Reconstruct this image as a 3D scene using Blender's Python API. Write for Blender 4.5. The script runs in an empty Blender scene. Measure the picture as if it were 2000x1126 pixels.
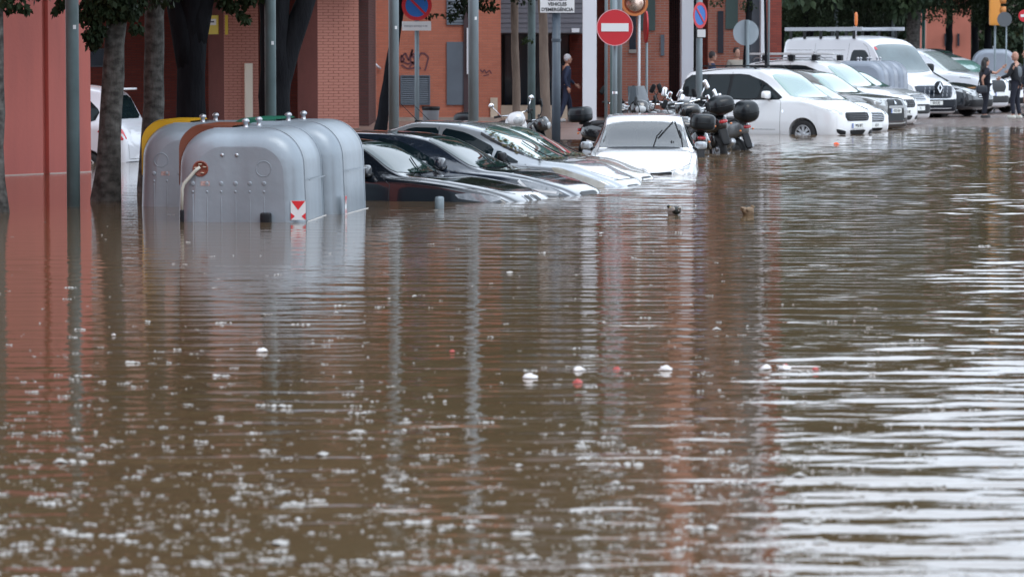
import bpy, bmesh, math, random
import numpy as np
from mathutils import Vector, Matrix, Euler
from mathutils.bvhtree import BVHTree
from mathutils.geometry import delaunay_2d_cdt
random.seed(7); np.random.seed(7)
scn = bpy.context.scene
COL = scn.collection
PI = math.pi
# ------------------------------------------------------------------ camera
F = 7000.0            # focal length in photo pixels (photo 2000 wide)
CAMH = 1.86
PITCH = math.atan(463 / F)
cam_d = bpy.data.cameras.new('camera'); cam = bpy.data.objects.new('camera', cam_d); COL.objects.link(cam)
cam.location = (0, 0, CAMH); cam.rotation_euler = (PI/2 - PITCH, 0, 0)
cam_d.sensor_width = 36; cam_d.lens = 36 * F / 2000; cam_d.clip_end = 2000; cam_d.clip_start = .5
cam_d.dof.use_dof = True; cam_d.dof.focus_distance = 46; cam_d.dof.aperture_fstop = 5.0
scn.camera = cam
# ------------------------------------------------------------------ world
SUN_EL, SUN_AZ = math.radians(52), math.radians(140)
w = bpy.data.worlds.new('World'); scn.world = w; w.use_nodes = True
nt = w.node_tree; nt.nodes.clear()
sky = nt.nodes.new('ShaderNodeTexSky'); sky.sky_type = 'NISHITA'; sky.sun_disc = False
sky.sun_elevation = SUN_EL; sky.sun_rotation = SUN_AZ; sky.air_density = 1.0; sky.dust_density = 3.0
tc = nt.nodes.new('ShaderNodeTexCoord')
nz = nt.nodes.new('ShaderNodeTexNoise'); nz.inputs['Scale'].default_value = 2.2; nz.inputs['Detail'].default_value = 5
mp = nt.nodes.new('ShaderNodeMapping'); mp.inputs['Scale'].default_value = (1, 1, 2.5)
nt.links.new(tc.outputs['Generated'], mp.inputs[0]); nt.links.new(mp.outputs[0], nz.inputs['Vector'])
cr = nt.nodes.new('ShaderNodeValToRGB')
cr.color_ramp.elements[0].position = .3; cr.color_ramp.elements[0].color = (13.1, 15.2, 18.0, 1)
cr.color_ramp.elements[1].position = .75; cr.color_ramp.elements[1].color = (20.0, 22.2, 25.0, 1)
nt.links.new(nz.outputs['Fac'], cr.inputs[0])
mx = nt.nodes.new('ShaderNodeMixRGB'); mx.inputs[0].default_value = .86     # closed overcast layer over the blue sky
nt.links.new(sky.outputs[0], mx.inputs[1]); nt.links.new(cr.outputs[0], mx.inputs[2])
bg = nt.nodes.new('ShaderNodeBackground'); bg.inputs[1].default_value = .10
wo = nt.nodes.new('ShaderNodeOutputWorld')
nt.links.new(mx.outputs[0], bg.inputs[0]); nt.links.new(bg.outputs[0], wo.inputs[0])
sd = bpy.data.lights.new('sun', 'SUN'); so = bpy.data.objects.new('sun', sd); COL.objects.link(so)
sd.energy = .7; sd.angle = math.radians(25); sd.color = (1, .97, .92)
so.rotation_euler = (PI/2 - SUN_EL, 0, PI - SUN_AZ)
so.location = (0, 0, 40)
scn.view_settings.view_transform = 'Standard'; scn.view_settings.look = 'None'
scn.view_settings.exposure = 0.2; scn.view_settings.gamma = 1; scn.view_settings.use_curve_mapping = False
# ------------------------------------------------------------------ pixel -> world
def ray(px, py):
    u = (px - 1000) / F; v = (563 - py) / F
    return Vector((u, math.cos(PITCH) + v * math.sin(PITCH), -math.sin(PITCH) + v * math.cos(PITCH)))
def W(px, py, z=0.0):
    r = ray(px, py); t = (z - CAMH) / r.z
    return Vector((r.x * t, r.y * t, z))
def WD(px, py, d):
    r = ray(px, py); t = d / r.y
    return Vector((r.x * t, d, CAMH + r.z * t))
def XD(px, d): return (px - 1000) / F * d * 1.0022
def ZD(py, d): return WD(1000, py, d).z
# ------------------------------------------------------------------ materials
MATS = {}
def mat(name, col, rough=.6, metal=0, coat=0, ior=1.5, spec=.5, noise=None, bump=None, emit=None):
    """noise=(scale, amount[, colour2[, stretch]]); bump=(scale, distance)"""
    if name in MATS: return MATS[name]
    m = bpy.data.materials.new(name); m.use_nodes = True
    t = m.node_tree; b = t.nodes['Principled BSDF']
    b.inputs['Base Color'].default_value = (*col, 1); b.inputs['Roughness'].default_value = rough
    b.inputs['Metallic'].default_value = metal; b.inputs['Coat Weight'].default_value = coat
    b.inputs['Coat Roughness'].default_value = .03; b.inputs['IOR'].default_value = ior
    b.inputs['Specular IOR Level'].default_value = spec
    tcn = t.nodes.new('ShaderNodeTexCoord')
    if noise:
        n = t.nodes.new('ShaderNodeTexNoise'); n.inputs['Scale'].default_value = noise[0]; n.inputs['Detail'].default_value = 6
        mpn = t.nodes.new('ShaderNodeMapping'); mpn.inputs['Scale'].default_value = noise[3] if len(noise) > 3 else (1, 1, 1)
        t.links.new(tcn.outputs['Object'], mpn.inputs[0]); t.links.new(mpn.outputs[0], n.inputs['Vector'])
        c2 = noise[2] if len(noise) > 2 and noise[2] else tuple(c * .45 for c in col)
        mr = t.nodes.new('ShaderNodeMapRange'); mr.inputs[1].default_value = .35; mr.inputs[2].default_value = .7
        mr.inputs[4].default_value = noise[1]
        t.links.new(n.outputs['Fac'], mr.inputs[0])
        mxn = t.nodes.new('ShaderNodeMixRGB'); mxn.inputs[1].default_value = (*col, 1); mxn.inputs[2].default_value = (*c2, 1)
        t.links.new(mr.outputs[0], mxn.inputs[0]); t.links.new(mxn.outputs[0], b.inputs['Base Color'])
    if bump:
        n2 = t.nodes.new('ShaderNodeTexNoise'); n2.inputs['Scale'].default_value = bump[0]; n2.inputs['Detail'].default_value = 4
        mp2 = t.nodes.new('ShaderNodeMapping'); mp2.inputs['Scale'].default_value = bump[2] if len(bump) > 2 else (1, 1, 1)
        t.links.new(tcn.outputs['Object'], mp2.inputs[0]); t.links.new(mp2.outputs[0], n2.inputs['Vector'])
        bp = t.nodes.new('ShaderNodeBump'); bp.inputs['Distance'].default_value = bump[1]; bp.inputs['Strength'].default_value = 1
        t.links.new(n2.outputs['Fac'], bp.inputs['Height']); t.links.new(bp.outputs[0], b.inputs['Normal'])
    if emit:
        b.inputs['Emission Color'].default_value = (*emit[0], 1); b.inputs['Emission Strength'].default_value = emit[1]
    MATS[name] = m
    return m
def wallmat(name, c1, c2, course=.066, blen=.25, mortar=(.3, .25, .22), bumpd=.004, stain=.35):
    """running-bond brick colour, mortar and fine relief for walls too far to pick bricks apart"""
    if name in MATS: return MATS[name]
    m = mat(name, c1, .85)
    t = m.node_tree; b = t.nodes['Principled BSDF']
    g = t.nodes.new('ShaderNodeTexCoord'); sp = t.nodes.new('ShaderNodeSeparateXYZ'); cb = t.nodes.new('ShaderNodeCombineXYZ')
    ad = t.nodes.new('ShaderNodeMath'); ad.operation = 'ADD'
    t.links.new(g.outputs['Object'], sp.inputs[0]); t.links.new(sp.outputs[0], ad.inputs[0]); t.links.new(sp.outputs[1], ad.inputs[1])
    t.links.new(ad.outputs[0], cb.inputs[0]); t.links.new(sp.outputs[2], cb.inputs[1])
    br = t.nodes.new('ShaderNodeTexBrick'); br.inputs['Scale'].default_value = 1
    br.inputs['Brick Width'].default_value = blen; br.inputs['Row Height'].default_value = course
    br.inputs['Mortar Size'].default_value = .008; br.inputs['Color1'].default_value = (*c1, 1)
    br.inputs['Color2'].default_value = (*c2, 1); br.inputs['Mortar'].default_value = (*mortar, 1)
    t.links.new(cb.outputs[0], br.inputs['Vector'])
    n = t.nodes.new('ShaderNodeTexNoise'); n.inputs['Scale'].default_value = .9; n.inputs['Detail'].default_value = 7
    mpn = t.nodes.new('ShaderNodeMapping'); mpn.inputs['Scale'].default_value = (1, 1, .35)
    t.links.new(g.outputs['Object'], mpn.inputs[0]); t.links.new(mpn.outputs[0], n.inputs['Vector'])
    mr = t.nodes.new('ShaderNodeMapRange'); mr.inputs[1].default_value = .4; mr.inputs[2].default_value = .75; mr.inputs[4].default_value = stain
    t.links.new(n.outputs['Fac'], mr.inputs[0])
    mxn = t.nodes.new('ShaderNodeMixRGB'); mxn.blend_type = 'MIX'; mxn.inputs[2].default_value = (c1[0]*.45, c1[1]*.5, c1[2]*.6, 1)
    t.links.new(mr.outputs[0], mxn.inputs[0]); t.links.new(br.outputs['Color'], mxn.inputs[1]); t.links.new(mxn.outputs[0], b.inputs['Base Color'])
    bp = t.nodes.new('ShaderNodeBump'); bp.inputs['Distance'].default_value = bumpd; bp.invert = True
    t.links.new(br.outputs['Fac'], bp.inputs['Height']); t.links.new(bp.outputs[0], b.inputs['Normal'])
    return m
# ------------------------------------------------------------------ mesh collector
class MB:
    def __init__(s): s.v = []; s.f = []; s.mi = []; s.sm = []
    def add(s, v, f, mi=0, smooth=True):
        o = len(s.v); s.v += [tuple(p) for p in v]
        for q in f: s.f.append(tuple(o + i for i in q)); s.mi.append(mi); s.sm.append(smooth)
        return s
    def box(s, a, b, mi=0, M=None, bev=0):
        (x0, y0, z0), (x1, y1, z1) = a, b
        v = [(x, y, z) for x in (x0, x1) for y in (y0, y1) for z in (z0, z1)]
        if M: v = [M @ Vector(p) for p in v]
        return s.add(v, [(0,1,3,2), (4,6,7,5), (0,4,5,1), (2,3,7,6), (0,2,6,4), (1,5,7,3)], mi, False)
    def sup(s, c, r, e=.35, e2=None, M=None, n=18, mi=0, taper=None):
        """superellipsoid = rounded box; taper=(tx,ty) scale of the top relative to the bottom"""
        e2 = e if e2 is None else e2
        sg = lambda a, p: math.copysign(abs(a) ** p, a)
        v = []; f = []
        m = n // 2
        for i in range(m + 1):
            ph = -PI/2 + PI * i / m
            for j in range(n):
                th = 2 * PI * j / n + PI / n
                x = sg(math.cos(ph), e) * sg(math.cos(th), e2); y = sg(math.cos(ph), e) * sg(math.sin(th), e2); z = sg(math.sin(ph), e)
                if taper:
                    k = (z + 1) / 2; x *= 1 + (taper[0] - 1) * k; y *= 1 + (taper[1] - 1) * k
                p = Vector((c[0] + r[0]*x, c[1] + r[1]*y, c[2] + r[2]*z)) if M is None else M @ Vector((r[0]*x, r[1]*y, r[2]*z)) + Vector(c)
                v.append(p)
        for i in range(m):
            for j in range(n): f.append((i*n+j, i*n+(j+1) % n, (i+1)*n+(j+1) % n, (i+1)*n+j))
        return s.add(v, f, mi)
    def tube(s, pts, rad, n=10, mi=0, cap=True):
        pts = [Vector(p) for p in pts]
        if not hasattr(rad, '__len__'): rad = [rad] * len(pts)
        v = []; up0 = None
        for i, p in enumerate(pts):
            d = (pts[min(i+1, len(pts)-1)] - pts[max(i-1, 0)]).normalized()
            if up0 is None: up0 = Vector((0, 0, 1)) if abs(d.z) < .9 else Vector((1, 0, 0))
            a = d.cross(up0).normalized(); b = a.cross(d).normalized(); up0 = b if abs(b.dot(up0)) > .2 else up0
            for j in range(n):
                t = 2 * PI * j / n; v.append(p + a * math.cos(t) * rad[i] + b * math.sin(t) * rad[i])
        f = [(i*n+j, i*n+(j+1) % n, (i+1)*n+(j+1) % n, (i+1)*n+j) for i in range(len(pts)-1) for j in range(n)]
        if cap: f += [tuple(range(n-1, -1, -1)), tuple(range((len(pts)-1)*n, len(pts)*n))]
        return s.add(v, f, mi)
    def lathe(s, prof, M=None, n=24, mi=0):
        """prof = (r, h) pairs round the z axis"""
        v = []
        for r, h in prof:
            for j in range(n):
                t = 2*PI*j/n; p = Vector((r*math.cos(t), r*math.sin(t), h)); v.append(M @ p if M else p)
        f = [(i*n+j, i*n+(j+1) % n, (i+1)*n+(j+1) % n, (i+1)*n+j) for i in range(len(prof)-1) for j in range(n)]
        return s.add(v, f, mi)
    def disc(s, c, r, axis='y', th=.003, n=28, mi=0, M=None, r0=0, sx=1):
        v = []; k = 0
        for h in (0, -th):
            for j in range(n):
                t = 2*PI*j/n; a, b = r*math.cos(t)*sx, r*math.sin(t)
                p = {'y': (a, h, b), 'x': (h, a, b), 'z': (a, b, h)}[axis]
                v.append(Vector(p))
        if r0:
            for h in (0, -th):
                for j in range(n):
                    t = 2*PI*j/n; a, b = r0*math.cos(t)*sx, r0*math.sin(t)
                    v.append(Vector({'y': (a, h, b), 'x': (h, a, b), 'z': (a, b, h)}[axis]))
        if M: v = [M @ p for p in v]
        v = [p + Vector(c) for p in v]
        f = [(j, (j+1) % n, n+(j+1) % n, n+j) for j in range(n)]
        if r0:
            f += [(2*n+j, 2*n+(j+1) % n, (j+1) % n, j) for j in range(n)] + [(n+j, n+(j+1) % n, 3*n+(j+1) % n, 3*n+j) for j in range(n)]
        else: f += [tuple(range(n)), tuple(range(2*n-1, n-1, -1))]
        return s.add(v, f, mi, False)
    def prism(s, outline, y0, y1, mi=0, M=None, smooth=False):
        """outline in (x,z), extruded along y"""
        n = len(outline)
        v = [Vector((x, y0, z)) for x, z in outline] + [Vector((x, y1, z)) for x, z in outline]
        if M: v = [M @ p for p in v]
        s.add(v, [(j, (j+1) % n, n+(j+1) % n, n+j) for j in range(n)], mi, smooth)
        return s.add(v, [tuple(range(n-1, -1, -1)), tuple(range(n, 2*n))], mi, False)
    def mesh(s, name, mats):
        me = bpy.data.meshes.new(name); me.from_pydata([tuple(p) for p in s.v], [], s.f)
        if not isinstance(mats, (list, tuple)): mats = [mats]
        for m in mats: me.materials.append(m)
        me.polygons.foreach_set('material_index', s.mi); me.polygons.foreach_set('use_smooth', s.sm)
        me.update(); return me
    def build(s, name, mats, parent=None, loc=None, bevel=0, sharp=None):
        o = bpy.data.objects.new(name, s.mesh(name, mats)); COL.objects.link(o)
        if parent: o.parent = parent
        if loc is not None: o.location = loc
        if bevel:
            bm = bmesh.new(); bm.from_mesh(o.data)
            bmesh.ops.remove_doubles(bm, verts=bm.verts, dist=1e-5)
            bmesh.ops.bevel(bm, geom=[e for e in bm.edges if e.calc_face_angle(0) > .5], offset=bevel, segments=2, affect='EDGES')
            bm.to_mesh(o.data); bm.free()
        return o
def link_mesh(name, me, parent=None, loc=None):
    o = bpy.data.objects.new(name, me); COL.objects.link(o)
    if parent: o.parent = parent
    if loc is not None: o.location = loc
    return o
def tag(o, label, cat=None, group=None):
    o['label'] = label
    if cat: o['category'] = cat
    if group: o['group'] = group
    return o
def thing(name, label, cat, loc=(0, 0, 0), rz=0, group=None):
    o = bpy.data.objects.new(name, None); COL.objects.link(o); o.location = loc; o.rotation_euler = (0, 0, rz)
    o.empty_display_size = .3
    return tag(o, label, cat, group)
def struct(o, label=None):
    o['kind'] = 'structure'
    if label: o['label'] = label
    return o
def copy_tree(o, parent=None):
    c = o.copy(); COL.objects.link(c); c.parent = parent
    for ch in list(o.children): copy_tree(ch, c)
    return c
def text(s, size, m, parent, loc, rot=(PI/2, 0, 0), name='lettering', sx=1, bold=0):
    cu = bpy.data.curves.new('t', 'FONT'); cu.body = s; cu.size = size; cu.align_x = 'CENTER'; cu.align_y = 'CENTER'; cu.extrude = .001; cu.offset = bold
    to = bpy.data.objects.new('t', cu); COL.objects.link(to)
    me = bpy.data.meshes.new_from_object(to.evaluated_get(bpy.context.evaluated_depsgraph_get()))
    bpy.data.objects.remove(to)
    me.materials.clear(); me.materials.append(m)
    o = link_mesh(name, me, parent, loc); o.rotation_euler = rot; o.scale = (sx, 1, 1)
    return o
def pchip(pts):
    x = np.array([p[0] for p in pts], float); y = np.array([p[1] for p in pts], float)
    h = np.diff(x); d = np.diff(y) / h; m = np.zeros(len(x)); m[0] = d[0]; m[-1] = d[-1]
    for i in range(1, len(x)-1):
        if d[i-1]*d[i] > 0:
            w1 = 2*h[i] + h[i-1]; w2 = h[i] + 2*h[i-1]; m[i] = (w1+w2)/(w1/d[i-1] + w2/d[i])
    def f(t):
        t = min(max(t, x[0]), x[-1]); i = min(max(int(np.searchsorted(x, t)) - 1, 0), len(h)-1)
        s = (t-x[i])/h[i]
        return float((2*s**3-3*s*s+1)*y[i] + (s**3-2*s*s+s)*h[i]*m[i] + (-2*s**3+3*s*s)*y[i+1] + (s**3-s*s)*h[i]*m[i+1])
    return f
# common materials
M_GLASS = mat('car_glass', (.006, .012, .015), .02, ior=1.3)
M_GLASSW = mat('car_windscreen_dark', (.012, .03, .028), .02, ior=1.55)
M_GLASSG = mat('car_windscreen', (.12, .23, .20), .03, ior=1.8, coat=1)
M_GLASSP = mat('car_windscreen_clear', (.16, .2, .215), .03, ior=1.75, coat=1, noise=(3.2, .7, (.05, .07, .08)))
M_BLACK = mat('black_plastic', (.008, .009, .011), .45, spec=.25)
M_RUBBER = mat('rubber', (.018, .018, .019), .8)
M_CHROME = mat('chrome', (.75, .77, .8), .12, metal=1)
M_ALLOY = mat('alloy', (.42, .43, .45), .35, metal=.8)
M_LAMP = mat('lamp_glass', (.46, .48, .49), .06, ior=1.6, coat=1, noise=(14, .6, (.2, .22, .24)))
M_LAMPD = mat('lamp_glass_dark', (.16, .18, .2), .05, ior=1.6, coat=1, noise=(10, .6, (.5, .52, .55)))
M_RED = mat('red_lamp', (.5, .012, .02), .12, coat=1)
M_ORANGE = mat('orange_lamp', (.7, .18, .02), .2, coat=1)
M_PLATE = mat('plate_white', (.72, .74, .72), .4)
M_PLATEB = mat('plate_blue', (.01, .08, .4), .4)
M_INK = mat('ink', (.02, .02, .025), .5)
M_WHITE = mat('white_paint', (.78, .79, .81), .28, coat=1, noise=(2.5, .25, (.66, .66, .66)))
# ================================================================== WATER AND GROUND
def zg(y):
    return float(np.interp(y, [0, 30, 45, 55, 66, 80, 88, 110, 400], [-1.0, -.9, -.74, -.66, -.42, -.27, 0.0, .06, .06]))
WAVES = []
_r = np.random.RandomState(3)
for k in range(64):
    lam = .19 * (.95/.19) ** (_r.rand() ** 1.25)
    a = _r.normal(0, .27 + .25*(lam < .3)) + PI/2
    WAVES.append((2*PI/lam*math.cos(a), 2*PI/lam*math.sin(a), _r.rand()*2*PI, lam * .00092 * (1.0 if lam < .55 else .6)))
def env(x, y):
    """calm lee under the trees and round the bins, livelier water in the open"""
    x = np.asarray(x); y = np.asarray(y)
    calm = 1/(1 + np.exp(-(x - (-.9 + (y-38)*.05)) / .9))       # right of the cars = open water
    near = np.clip((36 - y) / 10, 0, 1); near = near*near*(3-2*near)
    e = .16 + .96*np.maximum(calm, near*.9)
    lf = .5 + .5*np.sin(x*.61 + 1.3*np.sin(y*.23) + .7) * np.sin(y*.37 + 1.1*np.sin(x*.4))
    far = np.interp(y, [38, 52, 75, 95], [1, 1.3, 1.5, 1.3])
    leftn = .55 + .45/(1 + np.exp(-(x + 1.2)/.8))
    return e * (.62 + .6*lf) * far * np.where(y < 30, leftn, 1)
def wave(x, y):
    h = np.zeros(np.broadcast(x, y).shape)
    for kx, ky, p, a in WAVES: h += a*np.sin(kx*x + ky*y + p)
    return h * env(x, y)
def build_water():
    ys = [2.0]
    while ys[-1] < 100: 
        y = ys[-1]; ys.append(y + (.25 if y < 9 else .04 if y < 50 else .05 if y < 66 else .08))
    ys += [103, 110, 125, 150, 200]
    ys = np.array(ys); xs = np.concatenate([[-120, -60, -30], np.arange(-15, 18.01, .1), [30, 60, 120]])
    X, Y = np.meshgrid(xs, ys)
    Z = wave(X, Y); Z[(Y < 3) | (Y > 100) | (np.abs(X) > 18.5)] = 0
    nx, ny = len(xs), len(ys)
    me = bpy.data.meshes.new('water')
    me.vertices.add(nx*ny); me.vertices.foreach_set('co', np.stack([X, Y, Z], -1).astype(np.float32).ravel())
    i = np.arange(ny-1)[:, None]*nx + np.arange(nx-1)[None, :]
    q = np.stack([i, i+1, i+nx+1, i+nx], -1).reshape(-1)
    nf = (nx-1)*(ny-1)
    me.loops.add(nf*4); me.loops.foreach_set('vertex_index', q.astype(np.int32))
    me.polygons.add(nf); me.polygons.foreach_set('loop_start', np.arange(0, nf*4, 4, dtype=np.int32))
    me.polygons.foreach_set('loop_total', np.full(nf, 4, dtype=np.int32)); me.polygons.foreach_set('use_smooth', np.ones(nf, dtype=bool))
    me.update(); me.validate()
    m = mat('flood_water', (.122, .076, .040), .04, ior=1.34, noise=(.35, .6, (.10, .072, .038)))
    t = m.node_tree; b = t.nodes['Principled BSDF']
    g = t.nodes.new('ShaderNodeTexCoord'); bp = None
    for sc, st, dist in ((4.5, (.45, 1, 1), .0030), (11, (.5, 1, 1), .0016), (30, (.6, 1, 1), .0004)):
        n = t.nodes.new('ShaderNodeTexNoise'); n.inputs['Scale'].default_value = sc; n.inputs['Detail'].default_value = 2
        mp_ = t.nodes.new('ShaderNodeMapping'); mp_.inputs['Scale'].default_value = st
        t.links.new(g.outputs['Object'], mp_.inputs[0]); t.links.new(mp_.outputs[0], n.inputs['Vector'])
        nb = t.nodes.new('ShaderNodeBump'); nb.inputs['Distance'].default_value = dist
        t.links.new(n.outputs['Fac'], nb.inputs['Height'])
        if bp: t.links.new(bp.outputs[0], nb.inputs['Normal'])
        bp = nb
    t.links.new(bp.outputs[0], b.inputs['Normal'])
    me.materials.append(m)
    struct(link_mesh('water', me), 'brown rippled flood water covering the street')
build_water()
# road: one sheet to the horizon, dipping under the flood
mb = MB(); gy = [-60, 0, 15, 30, 45, 55, 66, 72, 80, 84, 88, 92, 100, 110, 140, 220, 600]; gx = [-400, -60, -20, 0, 10, 20, 60, 400]
for y in gy:
    for x in gx: mb.v.append((x, y, zg(y)))
nx = len(gx)
for i in range(len(gy)-1):
    for j in range(nx-1): mb.f.append((i*nx+j, i*nx+j+1, (i+1)*nx+j+1, (i+1)*nx+j)); mb.mi.append(0); mb.sm.append(True)
struct(mb.build('road', mat('wet_asphalt', (.26, .20, .18), .22, noise=(1.3, .8, (.13, .10, .09)), bump=(60, .004))), 'wet reddish road rising out of the flood')
# pavement on the left of the street, wet paving in front of the buildings
pav = MB()
edge = [(-30, 60), (-1.5, 62), (.6, 70), (1.9, 74), (3.4, 80), (5.4, 88), (7.0, 95), (9.5, 104)]
def zp(y): return float(np.interp(y, [60, 76, 92, 104], [-.16, .02, .12, .14]))
top = [(x, y, zp(y)) for x, y in edge]; back = [(-30, 104, .14)]
pav.add(top + back, [tuple(range(len(top)+1))], 0, False)
pav.add(top + [(x, y, z-.5) for x, y, z in top], [(i, i+1, len(top)+i+1, len(top)+i) for i in range(len(top)-1)], 1, False)
struct(pav.build('pavement', [mat('paving', (.33, .22, .18), .3, noise=(.8, .9, (.17, .12, .11)), bump=(30, .003)), mat('kerb_stone', (.3, .28, .25), .6)]), 'wet paving at the foot of the brick buildings')
# ================================================================== BUILDINGS
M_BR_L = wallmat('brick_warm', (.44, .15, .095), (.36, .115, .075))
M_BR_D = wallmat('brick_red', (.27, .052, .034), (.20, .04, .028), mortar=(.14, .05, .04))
M_BR_O = wallmat('brick_orange', (.46, .155, .095), (.40, .13, .08), mortar=(.34, .14, .1), bumpd=.002, stain=.25)
M_RPAINT = mat('red_paint', (.66, .18, .14), .75, noise=(1.3, .9, (.42, .12, .105), (1, 1, .16)), bump=(18, .002))
M_GREYM = mat('grey_metal', (.115, .145, .18), .45, noise=(2, .3))
M_SHUT = mat('shutter_grey', (.13, .135, .16), .5, noise=(1, .4))
M_WHITEP = mat('white_render', (.66, .69, .74), .7, noise=(1.5, .35, (.5, .52, .56), (1, 1, .3)))
M_WIN = mat('window_glass', (.02, .035, .05), .05, ior=1.5, coat=.5)
M_CREAM = mat('cream', (.55, .46, .36), .7, noise=(3, .4))
def wallbox(mb, p0, p1, d, z0, z1, thick=3.0, mi=0):
    mb.box((XD(p0, d), d, z0), (XD(p1, d), d + thick, z1), mi)
# ---- red painted concrete wall standing in the water on the left
rw = thing('concrete_wall', 'tall red painted concrete wall standing in the flood at the far left', 'wall', (XD(178, 55.4), 55.4, 0))
a = W(-60, 346); b = W(178, 335.5)
u = (b - a).normalized(); nrm = Vector((-u.y, u.x, 0)); L = (b-a).length
R = Matrix.Translation(a - rw.location) @ Matrix(((u.x, nrm.x, 0, 0), (u.y, nrm.y, 0, 0), (0, 0, 1, 0), (0, 0, 0, 1)))
t0 = L * (82+60)/(178+60); t1 = L * (94+60)/(178+60)
m = MB(); m.box((0, 0, -1), (t0, 2.5, 14), 0, R); m.box((t0, .07, -1), (t1, 2.5, 14), 0, R); m.box((t1, 0, -1), (L, 2.5, 14), 0, R)
m.build('wall_panel', M_RPAINT, rw)
m = MB(); m.box((-.02, -.012, -.05), (t0-.003, -.001, .012), 0, R); m.box((t1+.003, -.012, -.05), (L, -.001, .012), 0, R)
m.build('tide_mark', mat('tide_line', (.6, .5, .45), .6), rw)
# ---- brick pillars of the arcade (each brick a part)
def brick_pillar(pl, pc, pr, d, label, nlong, z1, brickmat, coremat):
    """pl..pc shaded flank, pc..pr lit face, in photo pixels; corner pc nearest at depth d"""
    s = F / d; wl = (pc-pl)/s; wr = (pr-pc)/s
    W0 = math.hypot(wl, wr); al = math.atan2(wl, wr)
    ux = Vector((math.cos(al), math.sin(al), 0)); uy = Vector((-math.sin(al), math.cos(al), 0))
    root = thing('brick_pillar', label, 'pillar', (XD(pc, d), d, .1), al)
    core = MB(); core.box((.012, .012, 0), (W0-.012, W0-.012, z1)); core.build('core', coremat, root)
    bl = W0/nlong; course = .066
    mesh = MB().box((0, 0, 0), (bl-.010, .03, course-.010)).mesh('brick', brickmat)
    half = MB().box((0, 0, 0), (bl/2-.010, .03, course-.010)).mesh('brick_half', brickmat)
    side = MB().box((0, 0, 0), (.03, W0-.03, course-.010)).mesh('side', brickmat)
    zv = min(z1, 3.35); k = 0; z = 0.0; cnt = 0; rest = MB(); flank = MB()
    while z < z1 - course:
        off = (k % 2) * bl/2; x = 0
        xs = []
        if off: xs.append((0, half)); x = bl/2
        while x < W0 - bl*.6: xs.append((x, mesh)); x += bl
        if off: xs.append((x, half))
        for xx, me in xs:
            wdt = bl if me is mesh else bl/2
            jit = random.uniform(-.002, .002)
            if ZD(0, d) + .1 > z + .1 > .35 and cnt < 290:
                o = link_mesh('brick', me, root, (xx, jit, z)); cnt += 1
            else: rest.box((xx, jit, z), (xx+wdt-.01, jit+.03, z+course-.01))
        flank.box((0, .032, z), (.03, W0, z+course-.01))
        z += course; k += 1
    o = rest.build('brick_courses', brickmat, root); o['kind'] = 'stuff'
    o = flank.build('flank_courses', coremat, root); o['kind'] = 'stuff'  # flank bricks in the dark tone, shade put into their colour
    return root, al, W0
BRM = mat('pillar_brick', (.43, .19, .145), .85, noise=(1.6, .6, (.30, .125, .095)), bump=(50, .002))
CORE = mat('pillar_mortar_and_shade', (.13, .038, .030), .9, noise=(2, .4))  # mortar core; this dark tone also paints shade onto the flank bricks
pA, alA, wA = brick_pillar(404, 441, 505, 84, 'brick pillar with yellow notices, between the dark tree trunks', 4, 3.7, BRM, CORE)
pB, alB, wB = brick_pillar(578, 623, 701, 82, 'wide brick pillar just left of the dark doorway recess', 4, 3.7, BRM, CORE)
M_YEL = mat('notice_yellow', (.62, .48, .05), .5)
def on_face(root, xpix0, xpix1, y0, y1, flank, m, name, th=.02, al=0, d=84, pc=441):
    s = F/d; z0 = ZD(y1, d) - .1; z1_ = ZD(y0, d) - .1
    mb = MB()
    if flank:
        a0 = (pc-xpix1)/s/math.sin(al); a1 = (pc-xpix0)/s/math.sin(al); mb.box((-th, a0, z0), (-.001, a1, z1_))
    else:
        a0 = (xpix0-pc)/s/math.cos(al); a1 = (xpix1-pc)/s/math.cos(al); mb.box((a0, -th, z0), (a1, -.004, z1_))
    return mb.build(name, m, root)
n1 = on_face(pA, 403, 428, 30, 67, True, M_YEL, 'notice', al=alA)
on_face(pA, 407, 424, 37, 49, True, mat('notice_white', (.7, .7, .7), .5), 'notice_panel', .026, alA)
on_face(pA, 411, 420, 41, 44, True, M_INK, 'arrow_mark', .03, alA)
on_face(pA, 442, 447, 30, 68, False, M_YEL, 'notice', al=alA)
on_face(pA, 478, 491, 124, 240, False, mat('conduit', (.72, .66, .55), .6), 'conduit', .07, alA)
# ---- arcade block over and behind the pillars
bl = thing('apartment_block', 'dark red brick apartment block with an open arcade behind the tree trunks', 'building', (-8, 88, .1))
def rel(root, mb):
    o = root.location; mb.v = [(v[0]-o.x, v[1]-o.y, v[2]-o.z) for v in mb.v]; return mb
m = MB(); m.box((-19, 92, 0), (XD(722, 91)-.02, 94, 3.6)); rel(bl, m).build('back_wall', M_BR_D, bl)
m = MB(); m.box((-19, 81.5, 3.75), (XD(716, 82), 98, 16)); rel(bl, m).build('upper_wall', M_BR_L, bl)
m = MB(); m.box((-19.05, 81.3, 3.55), (XD(717, 82), 98, 3.749)); rel(bl, m).build('soffit_slab', mat('concrete', (.4, .38, .35), .8, noise=(2, .5)), bl)
m = MB(); wallbox(m, 700, 721, 86, 0, 3.549, 5); rel(bl, m).build('recess_wall', wallmat('brick_recess_shade', (.09, .03, .028), (.07, .026, .022), mortar=(.05, .03, .03)), bl)  # darker brick colour stands in for the shade of the recess
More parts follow.
